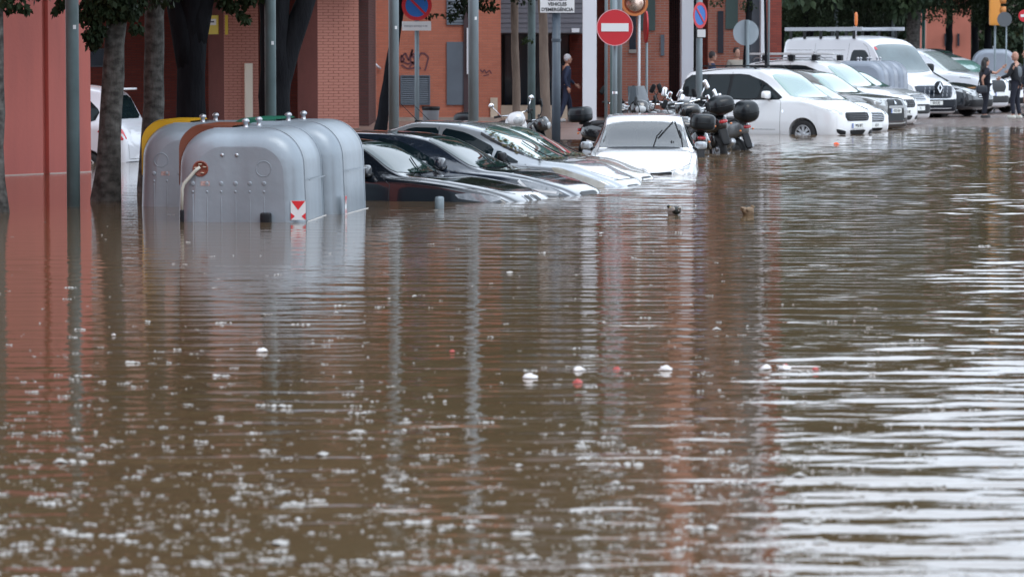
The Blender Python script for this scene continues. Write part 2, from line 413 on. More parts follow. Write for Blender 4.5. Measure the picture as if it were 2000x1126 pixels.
def window_unit(root, p0, p1, y0, y1, d, name='window', m=M_GREYM, frame=True, slats=0, th=.04):
    x0, x1, z0, z1 = XD(p0, d), XD(p1, d), ZD(y1, d), ZD(y0, d)
    fr = MB()
    if slats:
        fr.box((x0, d-th*.3, z0), (x1, d, z1), 0); n = slats
        for k in range(n):
            zz = z0 + (z1-z0)*(k+.5)/n; h = (z1-z0)/n
            fr.add([(x0+.03, d-th, zz-h*.42), (x1-.03, d-th, zz-h*.42), (x1-.03, d-th*.3, zz+h*.3), (x0+.03, d-th*.3, zz+h*.3), (x0+.03, d-th*.3, zz-h*.42), (x1-.03, d-th*.3, zz-h*.42)],
                   [(0,1,2,3), (0,4,5,1)], 0, False)
        f = .03
        for a_, b_ in (((x0, z0), (x1, z0+f)), ((x0, z1-f), (x1, z1)), ((x0, z0+f), (x0+f, z1-f)), ((x1-f, z0+f), (x1, z1-f))):
            fr.box((a_[0], d-th-.01, a_[1]), (b_[0], d-th*.3-.001, b_[1]), 0)
        return rel(root, fr).build(name, m, root)
    fr.box((x0, d-th, z0), (x1, d-.002, z1), 0)
    o = rel(root, fr).build(name, m, root)
    return o
window_unit(bl, 168, 232, 95, 131, 92, 'vent_grille', M_GREYM, slats=9)
for k in range(5):
    for zz in (5.2, 8.2, 11.2):
        x0 = -17.5 + k*2.9; m = MB(); m.box((x0, 81.44, zz), (x0+1.1, 81.5, zz+1.5)); o = rel(bl, m).build('window', M_WIN, bl)
        m = MB(); m.box((x0-.08, 81.38, zz-.1), (x0+1.18, 81.49, zz-.002)); rel(bl, m).build('sill', M_CREAM, bl)
# ---- orange wall block with graffiti, louvre and grey doors
ow = thing('orange_brick_building', 'orange brick building with graffiti, grey louvre and tall grey panels', 'building', (-2, 91, .1))
D1 = 91
m = MB(); wallbox(m, 722, 978, D1, 0, 17, 8); rel(ow, m).build('wall', M_BR_O, ow)
m = MB(); wallbox(m, 722, 735, D1-.5, 0, 17, .495); rel(ow, m).build('corner_pier', M_BR_L, ow)
m = MB(); wallbox(m, 724, 730, D1-.56, ZD(66, D1), ZD(32, D1), .055); rel(ow, m).build('notice', M_YEL, ow)
m = MB(); wallbox(m, 724, 733, D1-.58, ZD(122, D1), ZD(76, D1), .075); rel(ow, m).build('meter_box', M_WHITEP, ow)
m = MB(); m.tube([WD(727, 120, D1-.55), WD(735, 128, D1-.3), WD(742, 134, D1-.06)], .035); rel(ow, m).build('white_pipe', M_WHITEP, ow)
window_unit(ow, 783, 841, 147, 205, D1, 'louvre', M_GREYM, slats=14)
window_unit(ow, 873, 906, 82, 205, D1, 'grey_door', M_GREYM)
window_unit(ow, 873, 918, -20, 49, D1, 'shuttered_window', M_GREYM, slats=12)
m = MB(); wallbox(m, 906, 915, D1-.08, 0.0, 5, .075); rel(ow, m).build('dark_downpipe', mat('dark_pipe', (.05, .03, .035), .5), ow)
m = MB(); wallbox(m, 912, 917, D1-.14, ZD(145, D1), ZD(55, D1), .055); rel(ow, m).build('light_strip', M_WHITEP, ow)
m = MB(); wallbox(m, 958, 972, D1-.06, ZD(232, D1), ZD(191, D1), .055); rel(ow, m).build('cream_panel', M_CREAM, ow)
m = MB(); wallbox(m, 730, 978, D1-.25, 0, .19, .245); rel(ow, m).build('plinth', mat('stone_plinth', (.36, .29, .25), .7, noise=(3, .5)), ow)
# graffiti scrawl
def scrawl(root, strokes, d, m, wdt=.022):
    mb = MB()
    for st in strokes:
        pts = [WD(px, py, d-.012) for px, py in st]
        P = []
        for i in range(len(pts)-1):
            for k in range(5): P.append(pts[i].lerp(pts[i+1], k/5))
        P.append(pts[-1])
        for i in range(len(P)-1):
            t = (P[i+1]-P[i]).normalized(); n_ = Vector((-t.z, 0, t.x))*wdt
            mb.add([P[i]-n_, P[i]+n_, P[i+1]+n_, P[i+1]-n_], [(0,1,2,3)], 0, False)
    return rel(root, mb).build('graffiti', m, root)
GR = mat('graffiti_ink', (.13, .05, .06), .8)
scrawl(ow, [[(783, 108), (790, 116), (784, 122), (783, 112), (792, 104), (798, 118), (806, 97), (801, 119), (810, 126), (812, 104), (803, 108), (816, 117), (822, 104), (830, 105), (837, 112), (833, 128), (830, 138)],
            [(784, 127), (795, 134), (806, 134), (815, 128), (822, 135)], [(786, 120), (797, 125), (808, 121), (800, 131)]], D1, GR)
scrawl(ow, [[(938, 136), (943, 142), (946, 136), (950, 143), (956, 137), (960, 144)], [(944, 148), (955, 146)]], D1, GR, .014)
for zz in (5.5, 8.5, 11.5, 14.2):
    for px in (760, 830, 930):
        m = MB(); x = XD(px, D1); m.box((x-.5, D1-.05, zz), (x+.5, D1-.002, zz+1.4)); rel(ow, m).build('window', M_WIN, ow)
# ---- building with the grey entrance canopy and white columns
pb = thing('entrance_building', 'red brick building with grey slatted canopy over a dark glass entrance', 'building', (1.4, 94, .1))
m = MB(); wallbox(m, 978.5, 1112, 97, 0, 17, 3); rel(pb, m).build('glass_front', mat('dark_glass', (.012, .03, .055), .1, coat=.6), pb)
for i in range(13):
    z0 = ZD(65, 92) + .01 + i*.125; m = MB(); m.box((XD(975, 92), 91.9+.02*(i % 2), z0), (XD(1137, 92), 92.2, z0+.115)); rel(pb, m).build('canopy_slat', M_SHUT, pb)
m = MB(); m.box((XD(975, 92), 92.21, ZD(66, 92)), (XD(1137, 92), 97, 17)); rel(pb, m).build('upper_wall', M_SHUT, pb)
m = MB(); wallbox(m, 978.5, 1108, 93.2, 0, ZD(206, 93.2), .5); rel(pb, m).build('low_wall', M_CREAM, pb)
for px in (984, 1003, 1060): 
    m = MB(); wallbox(m, px-2, px+2, 96.8, 0, 3.4, .15); rel(pb, m).build('mullion', M_BLACK, pb)
m = MB(); wallbox(m, 1112, 1141, 96, 0, 3.6, 3); rel(pb, m).build('red_wall', M_BR_D, pb)
m = MB(); wallbox(m, 1116, 1131, 91.85, ZD(62, 92)-.02, ZD(54, 92)-.02, .04); rel(pb, m).build('small_plate', M_WHITEP, pb)
# ---- long brick building on the right of the white column
lb = thing('long_brick_building', 'warm brick building with narrow windows behind the sign posts', 'building', (5, 93, .1))
def W3(p0, p1, d, m_, name='wall', z1=15, th=3, z0=0):
    mb = MB(); wallbox(mb, p0, p1, d, z0, z1, th); return rel(lb, mb).build(name, m_, lb)
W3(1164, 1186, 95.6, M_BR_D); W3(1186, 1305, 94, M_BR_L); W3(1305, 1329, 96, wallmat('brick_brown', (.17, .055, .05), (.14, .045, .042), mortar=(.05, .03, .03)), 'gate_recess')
for k in range(5): W3(1308+k*4.3, 1309.2+k*4.3, 95.9, M_BLACK, 'gate_bar', 3.4, .05)
W3(1330, 1353, 92, M_WHITEP, 'white_column', 4.4, 1.0); W3(1306, 1353, 91.9, M_BR_L, 'upper_wall', 15, 4, 4.402); W3(1353, 1363, 96, M_BLACK, 'gap_shade')  # last box is plain black, standing in for shade in the gap
W3(1363, 1381, 95, M_BR_D); W3(1381, 1455, 94.4, M_BR_L); W3(1455, 1484, 95.5, M_GREYM, 'grey_wall'); W3(1484, 1494, 93.5, M_WHITEP, 'pilaster', 15, .5)
W3(1494, 1524, 95, M_BR_D)
M_GREEN = mat('green_shutter', (.05, .085, .08), .5)
for p0, p1, y0, y1, d, m_ in ((1247, 1278, -10, 60, 94, M_GREEN), (1228, 1241, 22, 97, 94, M_WIN), (1289, 1296, 68, 109, 94, M_GREYM), (1400, 1411, 22, 104, 94.4, M_WIN), (1415, 1439, -10, 57, 94.4, M_GREEN)):
    window_unit(lb, p0, p1, y0, y1, d, 'window', m_)
window_unit(lb, 1227, 1242, 97, 104, d=94, name='sill', m=mat('sill_grey', (.3, .28, .26), .7), th=.09)
for zz in (5.5, 8.5, 11.5):
    for px in (1230, 1275, 1405, 1440):
        m = MB(); x = XD(px, 92.6); m.box((x-.35, 93.9, zz), (x+.35, 93.99, zz+1.4)); rel(lb, m).build('window', M_WIN, lb)
# white column by the entrance, standing free
c = thing('white_column', 'tall bright white column left of the no entry sign', 'column', (XD(1151, 89), 89, .1))
m = MB(); w_ = XD(1165, 89)-XD(1138, 89); m.box((-w_/2, 0, 0), (w_/2, w_, 7.5)); m.build('shaft', M_WHITEP, c)
q = thing('side_building', 'red painted building along the left side of the street, outside the photo', 'building', (-17, 28, -.9))
m = MB(); m.box((-24, 2, -.9), (-13, 50, 12)); rel(q, m).build('wall', M_RPAINT, q)
for zz in (2, 5, 8):
    for k in range(9):
        m = MB(); y = 6+k*4.8; m.box((-13, y, zz), (-12.95, y+1.2, zz+1.6)); rel(q, m).build('window', M_WIN, q)
# brick houses on the other side of the square, behind the photographer
for i, (x0, x1, y, h) in enumerate(((-34, -6, -34, 11), (-3, 26, -38, 13), (36, 62, 10, 12))):
    q = thing('street_house', ['brick house across the square, behind the photographer on the left', 'taller brick house across the square, behind the photographer', 'brick house on the right side of the street, outside the photo'][i], 'building', ((x0+x1)/2, y, -.9))
    m = MB(); m.box((x0, y-8, -.9), (x1, y, h)); rel(q, m).build('wall', M_BR_L, q)
    for zz in range(1, int(h)-1, 3):
        for k in range(7):
            m = MB(); x = x0+(x1-x0)*(k+.5)/7; m.box((x-.6, y, zz), (x+.6, y+.05, zz+1.6)); rel(q, m).build('window', M_WIN, q)
# red building far down the street, pale blocks behind the trees
fb = thing('distant_building', 'salmon brick house far down the street between the trees', 'building', (XD(1850, 160), 160, .1))
m = MB(); wallbox(m, 1806, 1892, 160, 0, 9, 8); rel(fb, m).build('wall', mat('salmon_brick', (.50, .17, .12), .8, noise=(1, .4)), fb)
for px in (1843, 1852, 1868):
    m = MB(); wallbox(m, px-2, px+2, 159.9, ZD(90, 160), ZD(66, 160), .095); rel(fb, m).build('window', M_WIN, fb)
fc = thing('far_block', 'dark low building closing the street behind the parked cars', 'building', (22, 190, .1))
m = MB(); m.box((4, 190, 0), (60, 200, 6.5)); rel(fc, m).build('wall', mat('dull_wall', (.10, .07, .06), .8, noise=(.4, .8)), fc)
for px in (1560, 1620, 1700, 1930, 1985):
    m = MB(); wallbox(m, px-7, px+7, 189.9, .8, 3.0, .095); rel(fc, m).build('window', M_WIN, fc)
# ================================================================== TREES
M_BARK = mat('bark', (.045, .043, .040), .9, spec=.1, noise=(9, .9, (.15, .145, .135), (1, 1, 1.4)), bump=(14, .03, (1, 1, .3)))
M_BARKP = mat('bark_pale', (.20, .15, .12), .9, noise=(7, .8, (.11, .08, .065), (1, 1, .3)), bump=(16, .015, (1, 1, .3)))
M_BARKD = mat('bark_dark', (.014, .015, .018), .9, spec=.08, noise=(5, .8, (.007, .007, .009), (1, 1, .3)), bump=(12, .03, (1, 1, .3)))
M_LEAF = mat('leaf', (.030, .050, .020), .6, spec=.2, noise=(.9, .9, (.012, .022, .012)))
M_LEAFB = mat('leaf_bluish', (.028, .054, .032), .6, spec=.25, noise=(.6, .9, (.05, .075, .03)))
M_LEAFY = mat('leaf_bright', (.10, .12, .03), .5, noise=(.7, .8, (.03, .05, .02)))
def leaf_mesh(name, clumps, m, lw=.035, ll=.10, droop=.5, seed=1):
    """clumps: (centre, (rx,ry,rz), count); each leaf is a small folded two-face blade"""
    r = np.random.RandomState(seed); V = []; Fc = []
    for (c, rad, n) in clumps:
        p = r.normal(0, 1, (n, 3)); p /= np.linalg.norm(p, axis=1)[:, None]; p *= (r.rand(n, 1)**.45)
        p = p*np.array(rad) + np.array(c)
        d = r.normal(0, 1, (n, 3)); d[:, 2] -= droop*2; d /= np.linalg.norm(d, axis=1)[:, None]
        e = np.cross(d, r.normal(0, 1, (n, 3))); e /= np.linalg.norm(e, axis=1)[:, None]
        k = (.6 + .8*r.rand(n, 1)); l = ll*k; w_ = lw*k; nn = np.cross(d, e)
        q = np.stack([p, p + d*l*.5 + e*w_, p + d*l, p + d*l*.5 - e*w_ , p + d*l*.5 - nn*w_*.4], 1)
        o = len(V)*1
        base = np.arange(n)[:, None]*5 + sum(len(v) for v in V)
        V.append(q.reshape(-1, 3))
        Fc.append(np.concatenate([base + np.array([[0, 1, 2, 4]]), base + np.array([[0, 4, 2, 3]])], 0))
    V = np.concatenate(V); Fq = np.concatenate(Fc)
    me = bpy.data.meshes.new(name)
    me.vertices.add(len(V)); me.vertices.foreach_set('co', V.astype(np.float32).ravel())
    me.loops.add(Fq.size); me.loops.foreach_set('vertex_index', Fq.astype(np.int32).ravel())
    me.polygons.add(len(Fq)); me.polygons.foreach_set('loop_start', np.arange(0, Fq.size, 4, dtype=np.int32)); me.polygons.foreach_set('loop_total', np.full(len(Fq), 4, dtype=np.int32))
    me.update(); me.materials.append(m); return me
def crown_clumps(z0, r, h, n, seed, dens=420, gap=.25):
    rr = random.Random(seed); cl = []
    for i in range(n):
        a = rr.random()*2*PI; q = rr.random()**.5; zz = rr.random()
        rad = r*q*(1 - .5*abs(zz-.4))
        s = rr.uniform(.45, .95)*r*.36
        cl.append(((rad*math.cos(a), rad*math.sin(a), z0 + h*zz), (s, s, s*.7), int(dens*rr.uniform(.6, 1.2))))
    return cl
CROWNS = {}
def crown(kind):
    if kind not in CROWNS:
        if kind == 'near': CROWNS[kind] = leaf_mesh('crown', crown_clumps(3.5, 3.1, 5.0, 46, 5, 520), M_LEAF, .05, .15, seed=2)
        if kind == 'near2': CROWNS[kind] = leaf_mesh('crown', crown_clumps(3.6, 2.7, 4.6, 40, 9, 520), M_LEAFB, .05, .15, seed=3)
        if kind == 'far': CROWNS[kind] = leaf_mesh('crown', crown_clumps(3.4, 3.6, 5.4, 60, 11, 520), M_LEAFB, .07, .26, .9, seed=4)
        if kind == 'tall': CROWNS[kind] = leaf_mesh('crown', crown_clumps(3.2, 5.2, 9.5, 120, 21, 560, ), M_LEAFB, .075, .24, .9, seed=6)
        if kind == 'small': CROWNS[kind] = leaf_mesh('crown', crown_clumps(3.6, 1.7, 3.0, 26, 14, 420), M_LEAF, .045, .13, seed=5)
    return CROWNS[kind]
def tree(px, py, d, wpx, lean, label, bark, kind='near', group=None, forks=(), hang=(), name='street_tree', z0=None, top=4.6, wob=0, cs=1.0, cat='tree'):
    """trunk base at photo pixel (px, py) or at depth d; wpx = trunk width in photo pixels"""
    s = F/d; base = Vector((XD(px, d), d, zg(d) if z0 is None else z0))
    r = wpx/s/2
    root = thing(name, label, cat, base, 0, group)
    H = top - base.z; mb = MB(); rnd = random.Random(int(px))
    pts = []; rad = []
    for i in range(15):
        k = i/14; z = H*k
        pts.append((lean*z + wob*math.sin(k*5+px) + rnd.uniform(-1, 1)*r*.1, rnd.uniform(-1, 1)*r*.15, z))
        rad.append(r*(1.0 + .35*max(0, 1-(z+base.z)/.5)*(base.z+z > -.3) - .28*k) * rnd.uniform(.94, 1.07))
    mb.tube(pts, rad, 16)
    for (h0, dx, dy, dz, fr) in forks:
        p0 = Vector(pts[min(14, int(14*h0/H))]); q = [p0, p0+Vector((dx*.35, dy*.3, dz*.4)), p0+Vector((dx, dy, dz))]
        mb.tube([q[0], q[0].lerp(q[1], .5), q[1], q[1].lerp(q[2], .5), q[2]], [r*fr*1.05, r*fr, r*fr*.92, r*fr*.8, r*fr*.6], 12)
    for k in range(5):
        a = rnd.random()*2*PI; p0 = Vector(pts[14]); q = p0+Vector((math.cos(a)*1.3, math.sin(a)*1.3, 1.6))
        mb.tube([p0-Vector((0, 0, .4)), p0.lerp(q, .5)+Vector((0, 0, .15)), q], [r*.5, r*.35, r*.15], 8)
    mb.build('trunk', bark, root)
    off = Vector((lean*H, 0, -base.z + 0.0))
    o = link_mesh('crown', crown(kind), root, off); o.rotation_euler = (0, 0, rnd.random()*6.28); o.scale = (cs, cs, 1)
    if hang:
        cl = []
        for (hx, hy, hd, hr, n) in hang:
            p = WD(hx, hy, hd) - base; cl.append((tuple(p), (hr, hr, hr*.8), n))
        link_mesh('hanging_branch', leaf_mesh('hanging_branch', cl, M_LEAF, .026, .085, .8, seed=int(px)+900), root)['kind'] = 'stuff'
    return root
def hangs(d, pts):
    """(px, py, radius px, n)"""
    return [(x, y, d, r/(F/d), n) for x, y, r, n in pts]
tree(-4, 415, 41.5, 34, .0, 'tree trunk cut by the left edge of the photo', M_BARK, 'near', forks=(), hang=hangs(41.5, [(22, 8, 20, 60), (42, 12, 12, 30), (52, 16, 6, 10), (0, -30, 60, 300), (60, -40, 50, 250)]))
tree(206, 392, 44.6, 47, .045, 'leaning grey tree trunk standing in the flood right of the grey lamp pole', M_BARK, 'near', forks=((3.1, .5, .1, 1.6, .7),),
     hang=hangs(44.4, [(108, 18, 9, 30), (122, 4, 16, 60), (180, 20, 34, 420), (215, 12, 40, 500), (185, 62, 24, 260), (182, 85, 12, 80), (250, 20, 26, 260), (265, 52, 12, 60), (225, -40, 80, 900)]), wob=.02)
tree(294, 400, 47.5, 46, .028, 'straight grey tree trunk behind the left recycling bin', M_BARK, 'near2', hang=hangs(47, [(268, 8, 20, 120), (300, -30, 60, 400)]))
tree(377, 400, 50, 62, .0, 'dark forking tree trunk behind the yellow lidded bin', M_BARKD, 'near', forks=((2.7, .42, .1, 1.8, .8), (2.6, -.42, .1, 1.9, .8)), hang=hangs(50, [(360, -50, 60, 500), (450, 8, 12, 60)]))
tree(537, 400, 52, 66, .01, 'thick dark tree trunk splitting in two beside the slim lamp pole', M_BARKD, 'near2', forks=((2.25, .62, .1, 1.8, .75), (2.7, -.25, 0, 2.0, .7)),
     hang=hangs(50, [(455, 10, 16, 150), (470, 26, 10, 60), (482, 40, 7, 26), (440, 2, 18, 120), (490, -10, 26, 200)]))
tree(738, 300, 74, 22, .155, 'slim dark leaning tree trunk in front of the orange wall', M_BARKD, 'near', hang=hangs(73, [(836, 29, 8, 26), (852, 27, 6, 16), (866, 30, 5, 10)]), z0=-.2, top=4.8)
tree(1010, 300, 76, 17, -.02, 'pale slender tree trunk left of the green lamp pole', M_BARKP, 'near2', hang=hangs(74, [(900, 12, 24, 130), (885, 30, 14, 50), (945, 8, 18, 80), (962, 14, 9, 30), (925, -20, 50, 300)]), z0=-.1)
tree(1069, 300, 70, 21, -.035, 'pale slender tree trunk left of the dark sign pole', M_BARKP, 'near', hang=hangs(72, [(1030, 78, 12, 26), (1020, -20, 40, 200)]), z0=-.2)
tree(1497, 240, 83, 6, -.02, 'very thin young tree tied beside a grey post behind the roof rack', M_BARKD, 'small', z0=-.1, cs=.6, top=4.4)
tree(1448, 240, 90, 14, .06, 'dark slanting trunk with sparse leaves above the round sign back', M_BARKD, 'small', hang=hangs(90, [(1460, 10, 16, 90), (1400, 2, 14, 40)]), z0=.1)
tree(1781, 240, 118, 31, .0, 'thick straight trunk behind the white van on the right', M_BARK, 'far', z0=.1,
     hang=hangs(117, [(1720, 10, 30, 260), (1840, 12, 30, 260), (1850, 40, 14, 70), (1820, 30, 18, 90)]))
k = 0
RT = [(1522, 126, 'narrow dark tree squeezed against the end of the brick building'), (1572, 118, 'drooping dark tree left of the traffic, above the white panel van rear'), (1625, 128, 'dark bushy tree above the ladder rack of the van'), (1690, 134, 'tree with brighter yellow green leaves above the van cab'),
      (1850, 136, 'dark tree right of the thick trunk'), (1925, 128, 'dark tree behind the orange traffic light'), (2015, 122, 'dark tree at the right edge of the photo'),
      (1580, 145, 'far tree seen between the drooping crowns on the left'), (1740, 150, 'far tree behind the thick trunk'), (1900, 150, 'far tree behind the parked people carrier'), (2050, 140, 'far tree beyond the right edge')]
for px, d, lb_ in RT:
    s = F/d; rr = random.Random(px)
    hg = [(px + rr.uniform(-70, 70), rr.uniform(0, 52), d, rr.uniform(.25, .5), 150) for _ in range(12)]
    hg = [h_ for h_ in hg if not 1795 < h_[0] < 1900 or h_[1] < 22] + [(px+rr.uniform(-40, 40), rr.uniform(-30, 40 if not 1795 < px < 1930 else 5), d-1, rr.uniform(.4, .7), 260) for _ in range(6)]
    t_ = tree(px, 240, d, 16, .0, lb_, M_BARKD, 'tall', hang=hg, z0=.06, group='street trees down the right side')
    for ch in t_.children:
        if ch.name.startswith('crown'): zs = float(np.interp(px, [1550, 1750, 2000], [1.12, .9, .66])); ch.scale = (1, .9, zs); ch.location.z -= 3.4*(zs-1) - (1.7 if px >= 1740 else .9)
# low shrub mass closing the far end
cl = [((XD(px, 170), 170 + random.uniform(-2, 2), random.uniform(.6, 4.5)), (1.6, 1.0, 1.3), 260) for px in range(1520, 2120, 22) for _ in range(3)]
hg = link_mesh('hedge', leaf_mesh('hedge', cl, M_LEAFB, .09, .26, .5, seed=88)); tag(hg, 'dark green mass of foliage closing the far end of the street'); hg['kind'] = 'stuff'
# ================================================================== POLES AND SIGNS
M_POLE = mat('galvanised', (.20, .245, .27), .5, metal=.3, noise=(5, .7, (.13, .155, .165), (1, 1, .25)))
M_POLEG = mat('pole_green_grey', (.13, .19, .20), .45, noise=(4, .5))
M_POLED = mat('pole_dark', (.06, .08, .105), .45, noise=(4, .4))
M_POLEW = mat('pole_white', (.55, .58, .62), .45)
M_SRED = mat('sign_red', (.48, .012, .022), .4); M_SBLUE = mat('sign_blue', (.01, .12, .42), .4); M_SWHITE = mat('sign_white', (.66, .67, .68), .4)
def pole(px, d, wpx, label, m, top=6.0, name='lamp_pole', cat='pole', tag_y=None, z0=None, base=True):
    s = F/d; r = wpx/s/2; b = Vector((XD(px, d), d, zg(d) if z0 is None else z0))
    root = thing(name, label, cat, b)
    mb = MB(); H = top - b.z; mb.tube([(0, 0, 0), (0, 0, H*.5), (0, 0, H)], [r*1.02, r, r*.96], 20); mb.build('shaft', m, root)
    if tag_y: 
        z = ZD(tag_y, d) - b.z; mb = MB(); 
        for j in range(3):
            a0 = -PI/2 + .25 + j*.16; a1 = a0 + .16; q = r*1.02
            mb.add([(q*math.cos(a0), q*math.sin(a0), z-.028), (q*math.cos(a1), q*math.sin(a1), z-.024), (q*math.cos(a1), q*math.sin(a1), z+.026), (q*math.cos(a0), q*math.sin(a0), z+.022)], [(0, 1, 2, 3)], 0, True)
        mb.build('sticker', M_SWHITE, root)
    return root
pole(145, 42.9, 26, 'thick grey lamp pole in front of the red wall with a small white sticker', M_POLEG, tag_y=53)
pole(530, 50, 22, 'grey lamp pole in front of the forked dark trunk', M_POLEG, tag_y=84)
pole(770, 56, 20, 'grey lamp pole rising behind the dark cars, left of the no parking sign', M_POLE, tag_y=54)
pole(925, 58, 20, 'grey lamp pole beside the tall grey panel of the orange building', M_POLE, tag_y=36)
p = pole(1038, 74, 15, 'slim green grey pole between the two pale trunks', M_POLEG)
def signpost(px, d, wpx, label, m, top, name='traffic_sign', cat='sign', z0=None):
    return pole(px, d, wpx, label, m, top, name, cat, None, z0)
def loc(root, v): return v - root.location
# emergency vehicles plate
s1 = signpost(1086, 68, 17, 'dark post with white plate about emergency vehicles', M_POLED, ZD(25, 68)+.02)
m = MB(); m.tube([(0, 0, ZD(25, 68)-s1.location.z), (0, 0, 5.2-s1.location.z)], .05, 12); m.lathe([(.09, ZD(76, 68)-s1.location.z-.05), (.095, ZD(76, 68)-s1.location.z)], n=16); m.build('post_top', M_POLED, s1)
m = MB(); a = loc(s1, WD(1055, 25, 67.85)); b = loc(s1, WD(1122, -22, 67.85)); m.box((a.x, a.y, a.z), (b.x, a.y+.02, b.z)); m.build('plate', M_SWHITE, s1)
for i, (tx, py) in enumerate((('SORTIDA', -1.5), ("VEHICLES", 8.5), ("D'EMERGÈNCIA", 19))):
    text(tx, .088, M_INK, s1, loc(s1, WD(1088.5, py, 67.84)), sx=.98 if i == 2 else .95, bold=.002)
# no entry
s2 = signpost(1200, 62, 9, 'red round no entry sign with white bar on a grey post', M_POLE, 3.4)
c0 = loc(s2, WD(1201, 54, 61.85)); m = MB(); m.disc(c0, .305, n=48); m.build('sign_disc', M_SRED, s2)
m = MB(); m.disc(c0+Vector((0, -.0005, 0)), .315, r0=.302, n=48, th=.006); m.build('sign_rim', mat('rim_pale', (.6, .3, .32), .4), s2)
m = MB(); m.box((c0.x-.235, c0.y-.012, c0.z-.068), (c0.x+.235, c0.y-.0045, c0.z+.072)); m.build('white_bar', M_SWHITE, s2)
m = MB(); z = ZD(181, 62)-s2.location.z; m.lathe([(.046, z-.02), (.047, z+.02)], n=12); m.build('clamp', M_CHROME, s2)
pole(1209, 63.2, 10, 'grey pole right behind the no entry post', M_POLE, 6)
pole(1193, 64.5, 5, 'thin dark green pole just left of the no entry post', M_POLEG, 6)
pole(1183, 66, 6, 'thin bright metal pole left of the pair behind the no entry sign', M_POLE, 6)
# convex mirror
s3 = signpost(1247, 75, 5.5, 'round convex traffic mirror with orange rim on a white post', M_POLEW, ZD(8, 75), 'traffic_mirror', 'mirror')
c0 = loc(s3, WD(1240, 6, 74.9)); m = MB(); m.disc(c0, .275, r0=.225, n=36, th=.05); m.build('rim', mat('orange_rim', (.62, .20, .06), .4), s3)
m = MB(); Mx = Matrix.Translation(c0+Vector((0, .02, 0))) @ Matrix.Rotation(PI/2, 4, 'X'); m.lathe([(.228, 0), (.2, .02), (.14, .042), (.07, .055), (.001, .06)], Mx, 30); m.build('mirror_face', mat('mirror_brick_tint', (.72, .55, .46), .22, metal=.9), s3)  # warm tint paints the reflected brick into the mirror face
# edge-on red sign
s4 = signpost(1262, 76, 5, 'narrow grey post carrying a red sign seen edge on', M_POLE, ZD(84, 76))
c0 = loc(s4, WD(1263, 53, 75.9)); m = MB(); m.disc((0, 0, 0), .34, 'x', .03, 30); m.v = [tuple(Matrix.Rotation(.09, 4, 'Z') @ Vector(v) + c0) for v in m.v]; m.build('sign_disc', M_SRED, s4)
def noparking(root, c0, R_, sx=1, yaw=0, m_bar=None):
    Rm = Matrix.Rotation(yaw, 4, 'Z')
    def T(mb): mb.v = [tuple(Rm @ Vector(v) + c0) for v in mb.v]; return mb
    m = MB(); m.disc((0, 0, 0), R_*.985, n=48); T(m).build('sign_disc', M_SBLUE, root)
    m = MB(); m.disc((0, -.004, 0), R_, r0=R_*.76, n=48, th=.004); T(m).build('red_ring', M_SRED, root)
    m = MB(); Rb = Matrix.Rotation(PI/4, 4, 'Y'); m.box((-R_*.78, -.012, -R_*.075), (R_*.78, -.0045, R_*.075), 0, Rb); T(m).build('red_bar', M_SRED, root)
s5 = signpost(815, 73, 9, 'blue and red no parking sign with a white plate, in front of the orange wall', M_POLE, ZD(0, 73))
noparking(s5, loc(s5, WD(814, 11, 72.9)), .305)
m = MB(); a = loc(s5, WD(785, 60, 72.9)); b = loc(s5, WD(842, 42, 72.9)); m.box((a.x, a.y, a.z), (b.x, a.y+.01, b.z)); m.build('plate', M_SWHITE, s5)
m = MB()                                                                      # worn line of print on the plate, unreadable in the photo
rr = random.Random(2); x = a.x+.05
while x < b.x-.07:
    w_ = rr.uniform(.014, .026); m.box((x, a.y-.002, a.z+.065+rr.uniform(0, .01)), (x+w_, a.y-.0005, a.z+.11)); x += w_+rr.choice((.008, .01, .02))
m.build('worn_print', mat('faded_ink', (.32, .33, .36), .5), s5)
s6 = signpost(1364, 78, 13, 'no parking sign turned sideways above a tiny plate, behind the white people carrier', M_POLE, 3.2)
noparking(s6, loc(s6, WD(1367, 30, 77.8)), .285, yaw=.95)
m = MB(); a = loc(s6, WD(1362, 73, 77.7)); b = loc(s6, WD(1378, 58, 77.7)); m.box((a.x, a.y, a.z), (b.x, a.y+.01, b.z)); m.box((a.x-.02, a.y+.012, a.z-.02), (b.x+.01, a.y+.03, b.z+.02), 1); m.build('plate', [M_SWHITE, M_BLACK], s6)
s7 = signpost(1458, 85, 7, 'back of a round grey traffic sign behind the roof rack', M_POLE, ZD(40, 85))
c0 = loc(s7, WD(1457, 64, 85.1)); m = MB(); m.disc(c0, .305, n=40); m.build('sign_disc', mat('sign_back', (.33, .38, .42), .5, metal=.3), s7)
m = MB(); m.box((c0.x-.035, c0.y-.03, c0.z-.3), (c0.x+.035, c0.y-.005, c0.z+.3)); m.build('bracket', M_POLE, s7)
pole(1499, 84, 4.5, 'thin grey post beside the very thin young tree', M_POLE, 6)
